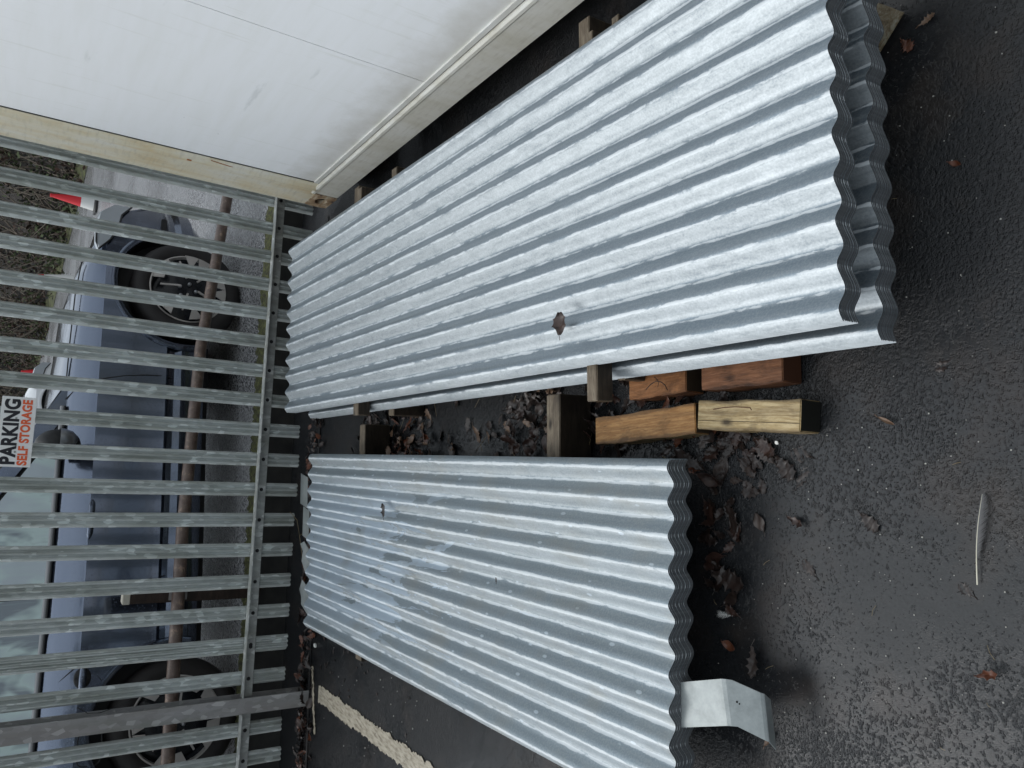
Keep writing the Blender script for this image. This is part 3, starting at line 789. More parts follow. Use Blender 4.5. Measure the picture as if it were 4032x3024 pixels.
    def pane(name, pts, mat, off=0, parent=root):
        for side in (0, 1):
            mb = MB()
            poly = [(s, (cab(s, z)-off) if side == 0 else W-(cab(s, z)-off), z) for (s, z) in pts]
            k = len(mb.v); mb.v += [V3(p) for p in poly]; mb.v += [V3((p[0], p[1]+(.012 if side == 0 else -.012), p[2])) for p in poly]
            m_ = len(poly); mb.face([k+i for i in range(m_)]); mb.face([k+m_+i for i in range(m_)][::-1])
            for i in range(m_): j = (i+1) % m_; mb.face([k+i, k+j, k+m_+j, k+m_+i])
            mb.build(name, mat, parent)
    mb = MB(); sec = []
    prof = [(.62, .93), (1.55, ztop-.05), (1.75, ztop), (2.6, ztop-.01), (2.95, ztop-.10), (3.15, .95)]
    for (s, z) in prof:
        for y in (cab(s, z)+.014, W-cab(s, z)-.014): mb.v.append((s, y, z))
    for i in range(len(prof)-1): a = 2*i; mb.face([a, a+1, a+3, a+2])
    mb.face([0, 2, 4, 6, 8, 10]); mb.face([11, 9, 7, 5, 3, 1]); mb.build('cabin', M_rub, root)
    mb = MB(); 
    for (s, z) in prof[1:5]:
        for y in (cab(s, z)-.005, W/2, W-cab(s, z)+.005): mb.v.append((s, y, z+(.022 if y == W/2 else .004)))
    for i in range(3):
        for k in (0, 1): a = 3*i+k; mb.face([a, a+1, a+4, a+3])
    mb.build('roof', paint, root, smooth=.6)
    mb = MB(); a, b = prof[0], prof[1]
    for (s, z) in (a, b):
        for y in (cab(s, z)+.03, W-cab(s, z)-.03): mb.v.append((s-.004, y, z+.008))
    mb.face([0, 1, 3, 2]); mb.build('windscreen', M_win, root)
    pane('front_window', [(.96, .955), (1.02, 1.02), (1.60, 1.385), (1.80, 1.40), (1.80, .958)], M_win, .006)
    pane('rear_window', [(1.86, .958), (1.86, 1.40), (2.5, 1.395), (2.85, 1.22), (2.85, .96)], M_win, .006)
    pane('quarter_panel', [(.86, .945), (.955, .945), (.955, 1.0)], M_lensd, .006)
    pane('pillar', [(.64, .935), (.84, .935), (1.02, 1.045), (1.60, 1.41), (1.55, 1.425), (1.40, 1.37)], paint, .012)
    mb = MB(); mb.tube([(.80, cab(0, .955)-.012, .962), (1.8, cab(0, .955)-.012, .966), (2.9, cab(0, .955)-.012, .980)], .013, 8); mb.build('belt_trim', plain('grey_trim', (.30, .30, .31), .45), root, smooth=1)
    mb = MB(); mb.tube([(.80, cab(0, .955)-.022, .951), (1.8, cab(0, .955)-.022, .955), (2.9, cab(0, .955)-.022, .969)], .006, 6); mb.build('belt_seal', M_rub, root, smooth=1)
    # dark items seen low behind the glass
    # seams
    def seam(pts, r=.0032):
        mb = MB(); mb.tube(pts, r, 6); return mb.build('panel_gap', M_rub, root)
    seam([(.675, .004, .815), (.655, -.0, .76), (.628, .005, .66), (.612, .008, .55), (.606, .015, .46), (.607, .03, .41)])
    seam([(.675, .012, .82), (.70, .068, .896), (.76, .142, .954)])
    seam([(1.84, .004, .815), (1.84, .003, .65), (1.80, .010, .5), (1.78, .03, .41)])
    seam([(1.84, .012, .82), (1.85, .068, .896), (1.86, .142, .956)])
    seam([(-.12, .125, .925), (.1, .130, .945), (.40, .138, .952), (.74, .143, .955)], .004)
    seam([(2.30, .004, .70), (2.24, .004, .74), (2.22, .01, .815), (2.30, .068, .898), (2.36, .142, .958)])
    # handles
    def handle(s, z, w, zt=.02):
        mb = MB(); mb.tube([(s-w/2, .004, z), (s-w/2+.02, -.024, z+.002), (s, -.030, z+.004), (s+w/2-.02, -.024, z+.005), (s+w/2, .004, z+.006)], [.010, .016, .018, .016, .010], 10); return mb.build('door_handle', paint, root, smooth=1.2)
    handle(1.47, .795, .20); handle(2.28, .785, .15)
    mb = MB(); mb.lathe([(.0001, -.001), (.042, -.0015), (.046, .004)], 24, Matrix.Translation((2.28, .0, .785)) @ Matrix.Diagonal((1.15, 1, .9, 1))); mb.build('handle_recess', M_rub, root, smooth=1)
    # fuel flap outline
    mb = MB(); pts = []
    for i in range(25):
        w = 2*math.pi*i/24; e = 2/4.0; pts.append((2.615+.082*math.copysign(abs(math.cos(w))**e, math.cos(w)), -.0, .735+.055*math.copysign(abs(math.sin(w))**e, math.sin(w))))
    mb.tube(pts, .0028, 5, cap=False); mb.build('fuel_flap_gap', M_rub, root)
    # mirror
    mb = MB(); mm = Matrix.Translation((1.08, -.075, .985)) @ Matrix.Diagonal((.62, 1.25, .98, 1))
    mb.lathe([(.0001, -.085), (.06, -.080), (.10, -.05), (.112, 0), (.112, .05), (.10, .075), (.0001, .078)], 24, mm); mb.cur = 1
    mir = mb.build('mirror', [M_rub, paint], root, smooth=.9)
    mb = MB(); mb.box((1.10, .05, .955), (.06, .09, .03)); mb.build('mirror_arm', M_rub, root, bevel=.006)
    mb = MB(); mb.lathe([(.0001, .095), (.055, .09), (.095, .062), (.113, .02), (.1135, 0)], 24, Matrix.Translation((1.075, -.075, .985)) @ Matrix.Rotation(-R(90), 4, 'X') @ Matrix.Diagonal((.63, 1.0, 1.24, 1)) ); mb.build('mirror_cap', M_chr, root, smooth=1.2)
    # headlight wraps round the front corner
    def bo(s): return .30*((.05-s)/.75)**2.4 if s < .05 else 0
    mb = MB(); top = [(-.62, .765), (-.50, .85), (-.36, .872), (-.22, .872), (-.17, .858)]; bot = [(-.62, .655), (-.50, .72), (-.36, .745), (-.25, .79), (-.17, .845)]
    for (s, z) in top: mb.v.append((s, bo(s)+.020, z))
    for (s, z) in top: mb.v.append((s, bo(s)-.010, z-.012))
    for (s, z) in bot: mb.v.append((s, bo(s)-.010, z))
    for i in range(4): mb.face([i, i+1, 6+i, 5+i]); mb.cur = 0; mb.face([5+i, 6+i, 11+i, 10+i]); mb.cur = 0
    hl = mb.build('headlight', [M_lens, M_lensd], root, smooth=.8)
    mb = MB(); mb.tube([(s, bo(s)-.011, z) for (s, z) in [(-.62, .655), (-.50, .72), (-.36, .745), (-.25, .79), (-.165, .852), (-.22, .866), (-.36, .866)]], .006, 6); mb.build('surround', M_rub, hl)
    mb = MB(); mb.box((-.46, bo(-.46)+.012, .47), (.13, .02, .035)); mb.build('grille', M_rub, root, bevel=.004)
    # wheels
    for (s, yo) in ((0, .02), (WB, .02), (0, W-.22), (WB, W-.22)):
        wh = bpy.data.objects.new('wheel', None); col.objects.link(wh); wh.parent = root; wh.location = (s, yo, .328)
        fl = 1 if yo < 1 else -1
        wh.rotation_euler = (0, random.Random(s+yo).uniform(0, 6), 0 if fl > 0 else math.pi)
        if fl < 0: wh.location.y += .2
        mb = MB(); mb.lathe([(.225, .035), (.23, .008), (.25, -.004), (.285, -.004), (.312, .012), (.328, .04), (.328, .16), (.30, .19), (.23, .19), (.225, .16)], 56); mb.build('tyre', M_tyre, wh, smooth=.7)
        mb = MB(); mb.lathe([(.0001, .055), (.06, .05), (.16, .058), (.20, .07), (.226, .035), (.226, .16)], 48); mb.build('rim', M_dish, wh, smooth=.5)
        mb = MB(); mb.lathe([(.214, .024), (.222, .006), (.230, .006), (.231, .02)], 56)
        for k in range(5):
            w = 2*math.pi*k/5
            for dw in (-.145, .145):
                pol = [(.155, -.022), (.215, -.052), (.2185, 0), (.215, .030), (.160, .008)] if dw < 0 else [(.160, -.008), (.215, -.030), (.2185, 0), (.215, .052), (.155, .022)]
                mb.prism(pol, -.022, -.016, Matrix.Rotation(w+dw, 4, 'Y') @ Matrix.Rotation(-R(90), 4, 'X') @ Matrix.Rotation(0, 4, 'Z'))
            mb.prism([(.055, -.006), (.175, -.0045), (.175, .0045), (.055, .006)], -.040, -.030, Matrix.Rotation(w+.63, 4, 'Y') @ Matrix.Rotation(-R(90), 4, 'X'))
        mb.build('spokes', M_alloy, wh)
        for k in range(5):
            w = 2*math.pi*k/5; mb = MB(); mb.lathe([(.0001, .030), (.011, .034), (.012, .05)], 10, Matrix.Translation((.052*math.cos(w), 0, .052*math.sin(w)))); mb.build('wheel_bolt', M_chr, wh)
    return root
carang = math.atan2(cu_.y, cu_.x)
# local x -> cu_, local y must point away from the yard (-cn_)
blue = make_car('parked_car', 'dark blue grey hatchback parked just behind the steel fence', M_blue, (CA.x, CA.y, UP), 0)
Mloc = Matrix(((cu_.x, -cn_.x, 0, CA.x), (cu_.y, -cn_.y, 0, CA.y), (0, 0, 1, UP), (0, 0, 0, 1)))
def place(root, Mx):
    for ch in list(root.children_recursive): pass
    root.matrix_world = Mx
place(blue, Mloc)
wcar = make_car('parked_car', 'white car parked further off beyond the blue hatchback bonnet', M_wcar, (0, 0, UP), 0)
wu = V3((-.93, -.36, 0)).normalized(); wn = V3((-wu.y, wu.x, 0)); wp = V3((-.66, 12.05, 0))
place(wcar, Matrix(((wu.x, -wn.x, 0, wp.x), (wu.y, -wn.y, 0, wp.y), (0, 0, 1, UP), (0, 0, 0, 1))))

# ------------------------------------------------------------------ cones
M_cred = plain('cone_red', (.62, .02, .03), .4); M_cwh = plain('cone_white', (.68, .68, .66), .4); M_cbl = plain('cone_base_black', (.02, .02, .02), .6)
def cone(loc, label, cut=.27):
    r = empty('traffic_cone', (loc[0], loc[1], UP)); tag(r, label, 'cone', 'traffic cones in the car park')
    def rr(z): return .145 - .12*z/.75
    mb = MB(); mb.lathe([(rr(cut)+.001, cut), (rr(.72), .72), (rr(.72)+.004, .722), (rr(.72)+.002, .75), (.0001, .755)], 28, None, 'z'); mb.build('tip', M_cred, r, smooth=.8)
    mb = MB(); mb.lathe([(rr(.06), .06), (rr(cut), cut)], 28, None, 'z'); mb.build('sleeve', M_cwh, r, smooth=1)
    mb = MB(); mb.box((0, 0, .02), (.36, .36, .035)); mb.lathe([(.17, .037), (.145, .06), (.12, .062)], 28, None, 'z'); mb.build('base', M_cbl, r, bevel=.004)
    return r
cone((2.77, 16.4), 'red and white traffic cone by the front of the blue car')
c2 = cone((-.55, 21.8), 'red traffic cone standing behind the nose of the white car')
c2.scale = (1.1, 1.1, 1.0)
c3 = cone((1.42, 17.75), 'small distant traffic cone with a long white sleeve near the far verge', .66)

# ------------------------------------------------------------------ verge, bank, undergrowth, trees
def edgeY(x): return 19.9 + (4.2-x)*2.55 if x > -2 else 35.7 + (-2-x)*.6
def bank():
    mb = MB(); nx, ny = 90, 50; rnd = random.Random(2)
    for i in range(nx+1):
        x = -45 + 75*i/nx; e = min(52, max(6, edgeY(x)))
        for j in range(ny+1):
            dd = 60*(j/ny)**1.6
            h = 9*(1-math.exp(-max(0, dd-.5)/13)) + .3*math.sin(x*1.3+dd)*min(1, dd/4) + rnd.uniform(-.12, .12)*min(1, dd)
            mb.v.append((x + dd*.45, e+dd, UP-.02+h if j else UP-.3))
    for i in range(nx):
        for j in range(ny): a = i*(ny+1)+j; mb.face([a, a+ny+1, a+ny+2, a+1])
    return mb
tag(bank().build('hillside', M_bank, smooth=3), kind='structure')
mb = MB(); n = 80
for i in range(n+1):
    x = -8 + 16*i/n; e = edgeY(x); mb.v.append((x-.1, e-.25+.12*math.sin(i*2.1), UP+.01)); mb.v.append((x+.2, e+.75, UP+.16))
for i in range(n): mb.face([2*i, 2*i+2, 2*i+3, 2*i+1])
tag(mb.build('verge', M_verge), kind='structure')
def leaf_quad(mb, c, r, rnd):
    a = V3((rnd.gauss(0, 1), rnd.gauss(0, 1), rnd.gauss(0, 1))).normalized(); b = a.cross(V3((rnd.gauss(0, 1), rnd.gauss(0, 1), rnd.gauss(0, 1)))).normalized()
    k = len(mb.v); mb.v += [c-a*r, c+b*r*.5, c+a*r, c-b*r*.5]; mb.face([k, k+1, k+2, k+3])
rnd = random.Random(12)
mats_u = [plain('scrub_brown', (.050, .034, .026), .9), plain('scrub_dark', (.018, .017, .015), .9), plain('scrub_green', (.050, .066, .026), .9), plain('scrub_red', (.060, .032, .022), .9), plain('twig_pale', (.17, .14, .11), .8)]
mb = MB()
for b_ in range(680):
    x = rnd.uniform(-6, 8); dd = rnd.uniform(.2, 4)**2*.8; e = edgeY(x); base = V3((x+dd*.45, e+dd, UP+9*(1-math.exp(-max(0, dd-.5)/13)))); R_ = rnd.uniform(.35, 1.1)
    mi = rnd.choice([0, 0, 1, 1, 2, 2, 3])
    for q in range(125):
        mb.cur = mi if rnd.random() < .8 else rnd.choice([0, 1, 2, 3])
        c = base + V3((rnd.gauss(0, R_*.5), rnd.gauss(0, R_*.5), abs(rnd.gauss(0, R_*.5)))); leaf_quad(mb, c, rnd.uniform(.025, .08), rnd)
    for q in range(3):
        mb.cur = 4; d_ = V3((rnd.gauss(0, .6), rnd.gauss(0, .6), 1)).normalized()*rnd.uniform(.5, 1.6); mb.tube([base, base+d_*.5+V3((rnd.gauss(0, .1), 0, 0)), base+d_], [.02, .014, .006], 5)
tag(mb.build('undergrowth', mats_u), 'brown winter scrub and brambles covering the bank beyond the car park', 'undergrowth', kind='stuff')
GTr = 'bare winter trees on the bank'
M_bark = plain('bark', (.07, .06, .05), .9)
labels_t = ['bare grey winter tree growing among the scrub on the bank']
for i in range(14):
    x = -5 + i*.95 + rnd.uniform(-.4, .4); dd = rnd.uniform(2, 9); e = edgeY(x); loc = (x+dd*.45, e+dd, UP+9*(1-math.exp(-max(0, dd-.5)/13))-.2)
    t_ = empty('bare_tree', loc); tag(t_, labels_t[0], 'tree', GTr); H = rnd.uniform(5, 9); lean = V3((rnd.gauss(0, .06), rnd.gauss(0, .05), 1))
    mb = MB(); mb.tube([lean*H*k/6 + V3((.08*math.sin(k*1.7+i), 0, 0)) for k in range(7)], [.14*(1-k/7.5) for k in range(7)], 8); mb.build('trunk', M_bark, t_, smooth=1)
    mb = MB()
    for q in range(46):
        z = rnd.uniform(.12, .95)*H; a_ = rnd.uniform(0, 6.28); Lb = (1-z/H*.6)*rnd.uniform(.8, 2.2); p0 = lean*z; d_ = V3((math.cos(a_), math.sin(a_), rnd.uniform(.3, 1.1)))
        p1 = p0+d_*Lb*.5; p2 = p0+d_*Lb+V3((0, 0, Lb*.2)); mb.tube([p0, p1, p2], [.03*(1-z/H*.6), .018, .005], 4)
        for w in range(7):
            s_p = p0.lerp(p2, rnd.uniform(.3, 1)); mb.tube([s_p, s_p+V3((rnd.gauss(0, .3), rnd.gauss(0, .3), rnd.uniform(.1, .6)))], [.008, .003], 3, cap=False)
    mb.build('crown', M_bark, t_)
# distant black railing
rl = empty('railing', (-.62, 33.5, UP+.3)); tag(rl, 'short dark upright railing in front of the far bank', 'railing')
mb = MB()
for i in range(14): mb.box((-.9+i*.13, 0, .55), (.03, .03, 1.1))
mb.box((-.05, 0, 1.08), (1.8, .04, .05)); mb.build('bars', M_rub, rl)

# ------------------------------------------------------------------ leaves
def leaf_into(mb, M, L=.07, W=.045, lobes=4.5, curl=.3, cup=.3, rnd=random, oak=True, stem=True, n=30, amp=.30):
    k = len(mb.v)
    for i in range(n+1):
        t = i/n
        if oak:
            w = W/2*(math.sin(math.pi*min(1, t*.96+.02))**.65)*(.55+.45*t)*(1+amp*math.cos(2*math.pi*lobes*t))*1.08
        else:
            w = W/2*(math.sin(math.pi*t)**.8)
        x = (t-.5)*L; zc = curl*L*((t-.5)**2)*1.6
        for q in (-1, -.5, 0, .5, 1):
            jx = -.06*W*abs(q)*math.sin(2*math.pi*lobes*t) if oak else 0
            mb.v.append(M @ V3((x+jx, w*q*(1-.12*abs(cup)*abs(q)), zc + cup*w*abs(q)**1.6*.9 + (.06*W*math.sin(t*9+q*4+L*900)))))
    for i in range(n):
        for q in range(4): a = k+i*5+q; mb.face([a, a+1, a+6, a+5])
    if stem:
        p = [M @ V3((-L*.5-L*.22*u, .04*L*u*u, curl*L*.4*(1-u)+.001)) for u in (0, .5, 1)]; mb.tube(p, .0009, 4)
def leafM(x, y, z, yaw, pitch=0, roll=0):
    return Matrix.Translation((x, y, z)) @ Matrix.Rotation(yaw, 4, 'Z') @ Matrix.Rotation(pitch, 4, 'Y') @ Matrix.Rotation(roll, 4, 'X')
def single(name, x, y, z, ang, L, W, mat, label, oak=True, curl=.3, cup=.3, pitch=0, roll=0, lobes=4.5, group=None, cat='leaf', amp=.30):
    mb = MB(); leaf_into(mb, Matrix.Identity(4), L, W, lobes, curl, cup, oak=oak, amp=amp)
    o = mb.build(name, mat, smooth=1.2); o.location = (x, y, z); o.rotation_euler = (roll, pitch, R(ang)); tag(o, label, cat, group or 'single fallen leaves'); return o
Lb, Ld, Lr, Lg, Lt = LEAF
single('fallen_leaf', .193, 1.560, .3315, 8, .056, .054, Lb, 'dark brown curled leaf lying on the top sheet of the longer stack', True, .25, .35, 0, .2, 2.6, amp=.13)
single('fallen_leaf', -.471, 2.731, .206, 20, .050, .042, Ld, 'small lobed brown leaf lying on the top sheet of the shorter stack', True, .2, .25, 0, 0, 2.6)
single('leaf_scrap', -.535, 1.93, .199, 20, .016, .008, Ld, 'tiny dark leaf scrap on the top sheet of the shorter stack', False, .2, .3, cat='leaf scrap')
z0 = .004
single('fallen_leaf', -.140, 1.312, z0+.016, -100, .078, .040, Lb, 'wet brown curled leaf standing up at the near corner of the shorter stack', False, .5, .9, 0, .5)
single('fallen_leaf', -.053, 1.175, z0+.001, -119, .068, .045, Lb, 'flat oak leaf on the asphalt beside the pale timber offcut')
single('fallen_leaf', -.519, 1.222, z0, -100, .040, .024, Lr, 'small orange leaf on the asphalt near the zinc bracket', False, .5, .5)
single('fallen_leaf', -.534, 1.153, z0, -174, .070, .034, Lg, 'grey brown lobed oak leaf on the asphalt above the zinc bracket')
single('fallen_leaf', -.204, 1.077, z0, -108, .040, .022, Lb, 'small folded brown leaf alone on the open asphalt', True, .4, .6, lobes=2.5)
single('fallen_leaf', .030, .891, z0+.002, -109, .040, .009, Lt, 'slim pale curled leaf on the wet asphalt near the longer stack', False, .2, .9)
single('fallen_leaf', -.175, .912, z0-.004, -124, .05, .035, Ld, 'faint sodden reddish leaf pressed into the asphalt', True, 0, 0)
single('fallen_leaf', -.392, .664, z0, -65, .036, .020, Lr, 'crumpled reddish leaf at the near edge of the asphalt', True, .6, .8, lobes=2.5)
single('fallen_leaf', -.370, 1.336-.10, z0+.004, -96, .095, .065, Ld, 'broad dark oak leaf under the near end of the shorter stack')
single('fallen_leaf', .785, .914, .020, -138, .035, .03, Lr, 'dark red leaf near the rusty plate', True, .1, .1)
single('fallen_leaf', .824, .877, .018, -64, .034, .018, Lt, 'pale shrivelled leaf beyond the rusty plate', True, .3, .5)
single('fallen_leaf', -.093, 1.120, z0, -127, .07, .05, Ld, 'flat dark oak leaf on the asphalt below the pale offcut', True, .05, .1)
single('fallen_leaf', .379, 1.029, .01, -30, .035, .016, Lr, 'small russet leaf in the shade of the longer stack', False, .3, .5)
single('fallen_leaf', -.686, 1.10, z0-.008, -21, .040, .014, Lt, 'narrow brown leaf beside the lip of the zinc bracket', False, .3, .7)
single('fallen_leaf', .524, .799, .012, -111, .026, .012, Lr, 'small orange leaf on the asphalt in front of the longer stack', False, .4, .6)
rnd = random.Random(77)
mb = MB()
def scatter(n, fx, mats, zlo=0, zhi=.02, sz=(.035, .07), flat=.5):
    for i in range(n):
        x, y = fx(); mb.cur = rnd.choice(mats); L = rnd.uniform(*sz)
        M = leafM(x, y, G(x)+rnd.uniform(zlo, zhi)+.003, rnd.uniform(0, 6.28), rnd.gauss(0, .35*(1-flat)), rnd.gauss(0, .5*(1-flat)))
        leaf_into(mb, M, L, L*rnd.uniform(.5, .75), rnd.choice([3.5, 4.5, 5.5]), rnd.uniform(-.2, .5)*(1-flat*.8), rnd.uniform(-.4, .8)*(1-flat*.8), rnd, rnd.random() < .8, n=14)
U = rnd.uniform; GA_ = rnd.gauss
scatter(46, lambda: (U(-.17, .05), U(1.96, 2.22)), [0, 0, 1, 3, 3, 4], 0, .03, flat=.2)
scatter(75, lambda: (U(-.13, .13), U(1.28, 1.86)), [0, 1, 1, 1, 2, 3], 0, .04, flat=.1)
scatter(60, lambda: (U(-.34, -.10), GA_(3.30, .10)), [0, 1, 3, 3, 4], 0, .035, flat=.1)
scatter(70, lambda: (U(-.34, -.06), GA_(2.95, .09)), [0, 1, 2, 3, 4], 0, .035, flat=.1)
scatter(16, lambda: (U(-.26, -.0), U(2.25, 2.85)), [0, 3, 3, 4], 0, .008, flat=.5)
scatter(34, lambda: (-.02-abs(GA_(0, .09)), U(1.17, 1.32)), [0, 1, 1, 3, 1], 0, .006, (.035, .065), flat=.8)
scatter(26, lambda: (GA_(-.30, .07), U(1.23, 1.33)), [1, 1, 1, 0], 0, .010, (.035, .06), flat=.6)
scatter(5, lambda: (U(-.30, .0), U(1.02, 1.15)), [1], -.004, -.002, (.035, .055), flat=1)
scatter(3, lambda: (U(-.6, .6), U(.70, .98)), [1], -.004, -.002, (.02, .035), flat=1)
def fencefoot():
    t = U(-.1, 3.0); p = fp(t, .06-abs(GA_(0, .08))); return p.x, p.y
scatter(420, fencefoot, [0, 1, 1, 1, 2, 3], 0, .035, (.03, .065), flat=.1)
scatter(40, lambda: (U(-1.25, -.75), U(3.72, 3.92)), [0, 1, 2, 1], .01, .06, (.04, .07), flat=.0)
scatter(30, lambda: (U(.1, .6), U(4.0, 4.25)), [0, 1, 2], 0, .03, flat=.1)
scatter(40, lambda: (U(-1.5, -1.0), U(3.3, 3.8)), [0, 1, 1], -.002, .004, (.012, .03), flat=.7)
scatter(26, lambda: (U(-1.45, -.95), U(2.7, 3.5)), [0, 1, 1], -.002, .003, (.010, .022), flat=.8)
tag(mb.build('leaf_litter', LEAF, smooth=1.2), 'sodden drifts of brown oak leaves between the stacks and along the fence foot', 'leaf litter', kind='stuff')
# grit, pale chips, stalks
mb = MB()
for i in range(240):
    x = U(-.75, .9); y = U(.62, 1.3); r = U(.0004, .0013); mb.cur = 0
    z = G(x); mb.box((x, y, z+r), (r*2, r*U(1, 2.6), r*1.4), None)
for i in range(60):
    x = U(-1.7, -.9); y = U(2.6, 3.7); r = U(.001, .003); mb.box((x, y, G(x)+r), (r*2, r*U(1, 2), r), None)
tag(mb.build('grit', plain('pale_grit', (.34, .33, .30), .6)), 'scattered pale specks of grit on the wet asphalt', 'grit', kind='stuff')
mb = MB()
for i in range(18):
    x = U(-.75, .8); y = U(.66, 1.3); a_ = U(0, 6.28); L = U(.008, .03); z = G(x)+.003; d_ = V3((math.cos(a_), math.sin(a_), 0))*L; p = V3((x, y, z)); mb.tube([p, p+d_*.5+V3((0, L*.06, .002)), p+d_], .0005, 4)
for i in range(22):
    x = U(-.34, .1); y = U(1.4, 3.4); a_ = U(0, 6.28); L = U(.02, .08); z = G(x)+U(.004, .03); d_ = V3((math.cos(a_), math.sin(a_), U(-.1, .3)))*L; p = V3((x, y, z)); mb.tube([p, p+d_*.5, p+d_], .0009, 4)
tag(mb.build('stalks', M_straw), 'thin dry stalks and grass bits strewn over the asphalt', 'stalks', kind='stuff')
for (x, y, lb) in ((-.040, 1.147, 'white bird dropping chip beside the pale timber offcut'), (-1.36, 3.86, 'small white chip at the foot of the fence near the road paint')):
    mb = MB(); mb.prism([(-.004, -.003), (0, -.005), (.004, -.002), (.0045, .003), (.001, .005), (-.003, .003)], 0, .003); o = mb.build('white_chip', M_chip); o.location = (x, y, G(x)+.004); o.scale = (1, 1, 1) if y < 2 else (2.2, 2.2, 3); tag(o, lb, 'chip')

mb = MB(); mb.tube([fp(1.42, -.10, .03), fp(1.46, -.04, .075), fp(1.38, -.06, .10), fp(1.34, -.03, .13)], .0016, 5); mb.tube([fp(1.46, -.04, .075), fp(1.60, -.05, .05)], .0012, 4)
tag(mb.build('dry_stalk', M_straw), 'bent dry stalk poking up at the fence foot beyond the shorter stack', 'stalk')
mb = MB(); mb.tube([fp(2.22, .05, 1.02), fp(2.245, .03, .98), fp(2.25, .03, .93), fp(2.235, .04, .86), fp(2.215, .05, .80)], .0018, 5)
tag(mb.build('loose_wire', M_black), 'thin black wire hanging beside the plain steel post of the fence', 'wire')
# ------------------------------------------------------------------ feathers
def feather(loc, ang, L, W, shaft, vane, label, fluffy=False, curve=.0):
    r = empty('feather', loc, R(ang)); tag(r, label, 'feather')
    c = lambda t: V3(((t-.5)*L, curve*math.sin(math.pi*t), .003+.002*math.sin(math.pi*t)))
    mb = MB(); mb.tube([c(i/12) for i in range(13)], [.0013*(1-.8*i/12) for i in range(13)], 6); mb.build('quill', shaft, r, smooth=1)
    mb = MB(); rr_ = random.Random(label); n = 110 if not fluffy else 90
    for i in range(n):
        t = .28+.72*i/n if not fluffy else .1+.9*i/n
        for sd in (-1, 1):
            w = W*(.18 if sd > 0 else 1.0)*math.sin(math.pi*min(1, max(0, (t-.26)/.77)))**.6*rr_.uniform(.75, 1.05)
            if fluffy: w = W*math.sin(math.pi*t*.97)**.6*rr_.uniform(.5, 1.1)
            p = c(t); q = p+V3((w*.75 + rr_.gauss(0, .0006), sd*w*.8, rr_.uniform(0, .0025) + (rr_.uniform(0, .008) if fluffy else 0)))
            h = L/n*(.42 if not fluffy else .6); k = len(mb.v); mb.v += [p-V3((h, 0, 0)), p+V3((h, 0, 0)), q+V3((h*.3, 0, 0)), q-V3((h*.3, 0, 0))]; mb.face([k, k+1, k+2, k+3])
    mb.build('vane', vane, r)
feather((-.165, .700, 0), 2, .160, .022, plain('feather_shaft', (.62, .58, .46), .4), plain('feather_grey', (.085, .085, .088), .6), 'long grey feather with a pale quill on the wet asphalt', curve=.004)
feather((-.456, 1.250, -.006), 100, .042, .012, plain('down_shaft', (.6, .6, .58), .5), plain('down_white', (.62, .62, .60), .7), 'small white downy feather in front of the shorter stack', True)

# ------------------------------------------------------------------ camera, light, world
cam = bpy.data.cameras.new('camera'); co = bpy.data.objects.new('camera', cam); col.objects.link(co)
p_, y_, r_ = .5817, .0212, -.1131
cp, sp, cyy, sy = math.cos(p_), math.sin(p_), math.cos(y_), math.sin(y_)
fwd = V3((sy*cp, cyy*cp, -sp)); right = V3((cyy, -sy, 0)); down = fwd.cross(right)
cr, sr = math.cos(r_), math.sin(r_)
Rx = right*cr + down*sr; Dn = -right*sr + down*cr
# the phone was held upright but the picture is stored on its side: picture-right is down, picture-up is right
X, Y, Z = Dn, Rx, -fwd
co.matrix_world = Matrix(((X.x, Y.x, Z.x, 0), (X.y, Y.y, Z.y, 0), (X.z, Y.z, Z.z, 1.4835), (0, 0, 0, 1)))
cam.sensor_width = 36; cam.lens = 3101.2/4032*36; cam.clip_start = .05; cam.clip_end = 2000
scene.camera = co

w = bpy.data.worlds.new('World'); scene.world = w; w.use_nodes = True; nt = w.node_tree; nt.nodes.clear()
out = nt.nodes.new('ShaderNodeOutputWorld'); bg = nt.nodes.new('ShaderNodeBackground'); sky = nt.nodes.new('ShaderNodeTexSky')
SUN_EL, SUN_AZ = R(46), R(-58)          # azimuth measured from +Y toward +X
sky.sky_type = 'NISHITA'; sky.sun_disc = False; sky.sun_elevation = SUN_EL; sky.sun_rotation = SUN_AZ; sky.air_density = 1; sky.dust_density = 4; sky.ozone_density = 1
# overcast: the clouds even out and bleach the sky
hs = nt.nodes.new('ShaderNodeHueSaturation'); hs.inputs['Saturation'].default_value = .30
mx = nt.nodes.new('ShaderNodeMix'); mx.data_type = 'RGBA'; mx.inputs[0].default_value = .55; mx.inputs[7].default_value = (9.1, 10.0, 10.6, 1)
tcw = nt.nodes.new('ShaderNodeTexCoord'); nz = nt.nodes.new('ShaderNodeTexNoise'); nz.inputs['Scale'].default_value = 2.2; nz.inputs['Detail'].default_value = 4
nt.links.new(tcw.outputs['Generated'], nz.inputs['Vector'])
rp = nt.nodes.new('ShaderNodeValToRGB'); rp.color_ramp.elements[0].position = .35; rp.color_ramp.elements[0].color = (.72, .74, .77, 1); rp.color_ramp.elements[1].position = .68; rp.color_ramp.elements[1].color = (1.12, 1.12, 1.10, 1)
nt.links.new(nz.outputs['Fac'], rp.inputs[0])
mu = nt.nodes.new('ShaderNodeMix'); mu.data_type = 'RGBA'; mu.blend_type = 'MULTIPLY'; mu.inputs[0].default_value = 1
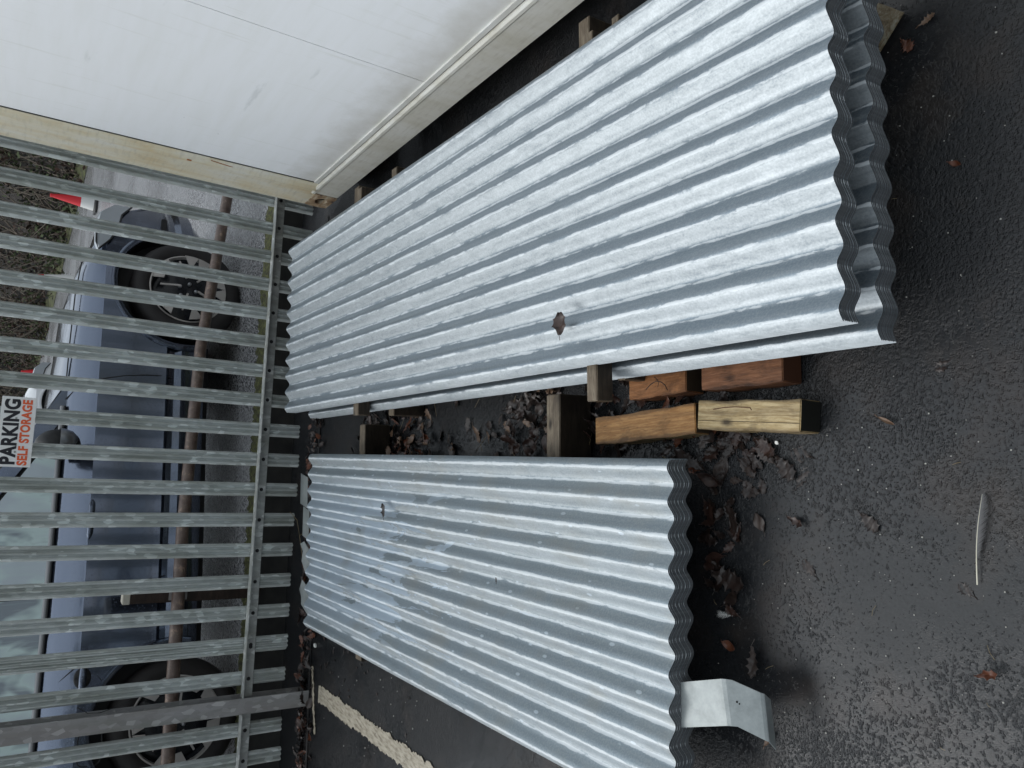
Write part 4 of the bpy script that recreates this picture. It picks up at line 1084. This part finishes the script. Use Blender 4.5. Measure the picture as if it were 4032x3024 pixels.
nt.links.new(sky.outputs[0], hs.inputs['Color']); nt.links.new(hs.outputs[0], mx.inputs[6]); nt.links.new(mx.outputs[2], mu.inputs[6]); nt.links.new(rp.outputs[0], mu.inputs[7])
sp = nt.nodes.new('ShaderNodeSeparateXYZ'); nt.links.new(tcw.outputs['Generated'], sp.inputs[0])
er = nt.nodes.new('ShaderNodeValToRGB'); er.color_ramp.elements[0].position = 0; er.color_ramp.elements[0].color = (.42, .43, .45, 1); er.color_ramp.elements[1].position = .9; er.color_ramp.elements[1].color = (1.12, 1.12, 1.12, 1)
nt.links.new(sp.outputs[2], er.inputs[0])
dt = nt.nodes.new('ShaderNodeVectorMath'); dt.operation = 'DOT_PRODUCT'; dt.inputs[1].default_value = (-.72, .62, .3); nt.links.new(tcw.outputs['Generated'], dt.inputs[0])
mr = nt.nodes.new('ShaderNodeMapRange'); mr.inputs[1].default_value = -1; mr.inputs[2].default_value = 1; mr.inputs[3].default_value = .66; mr.inputs[4].default_value = 1.42; nt.links.new(dt.outputs['Value'], mr.inputs[0])
m2 = nt.nodes.new('ShaderNodeMix'); m2.data_type = 'RGBA'; m2.blend_type = 'MULTIPLY'; m2.inputs[0].default_value = 1; nt.links.new(mu.outputs[2], m2.inputs[6]); nt.links.new(er.outputs[0], m2.inputs[7])
m3 = nt.nodes.new('ShaderNodeVectorMath'); m3.operation = 'SCALE'; nt.links.new(m2.outputs[2], m3.inputs[0]); nt.links.new(mr.outputs[0], m3.inputs['Scale'])
nt.links.new(m3.outputs[0], bg.inputs[0]); bg.inputs[1].default_value = .125
nt.links.new(bg.outputs[0], out.inputs[0])
sl = bpy.data.lights.new('sun', 'SUN'); sl.energy = .5; sl.angle = R(25); sl.color = (1, .975, .94)
so = bpy.data.objects.new('sun', sl); col.objects.link(so)
sd = V3((math.sin(SUN_AZ)*math.cos(SUN_EL), math.cos(SUN_AZ)*math.cos(SUN_EL), math.sin(SUN_EL)))
so.rotation_euler = sd.to_track_quat('Z', 'Y').to_euler()
scene.view_settings.view_transform = 'Standard'; scene.view_settings.look = 'None'; scene.view_settings.gamma = 1; scene.view_settings.exposure = .15
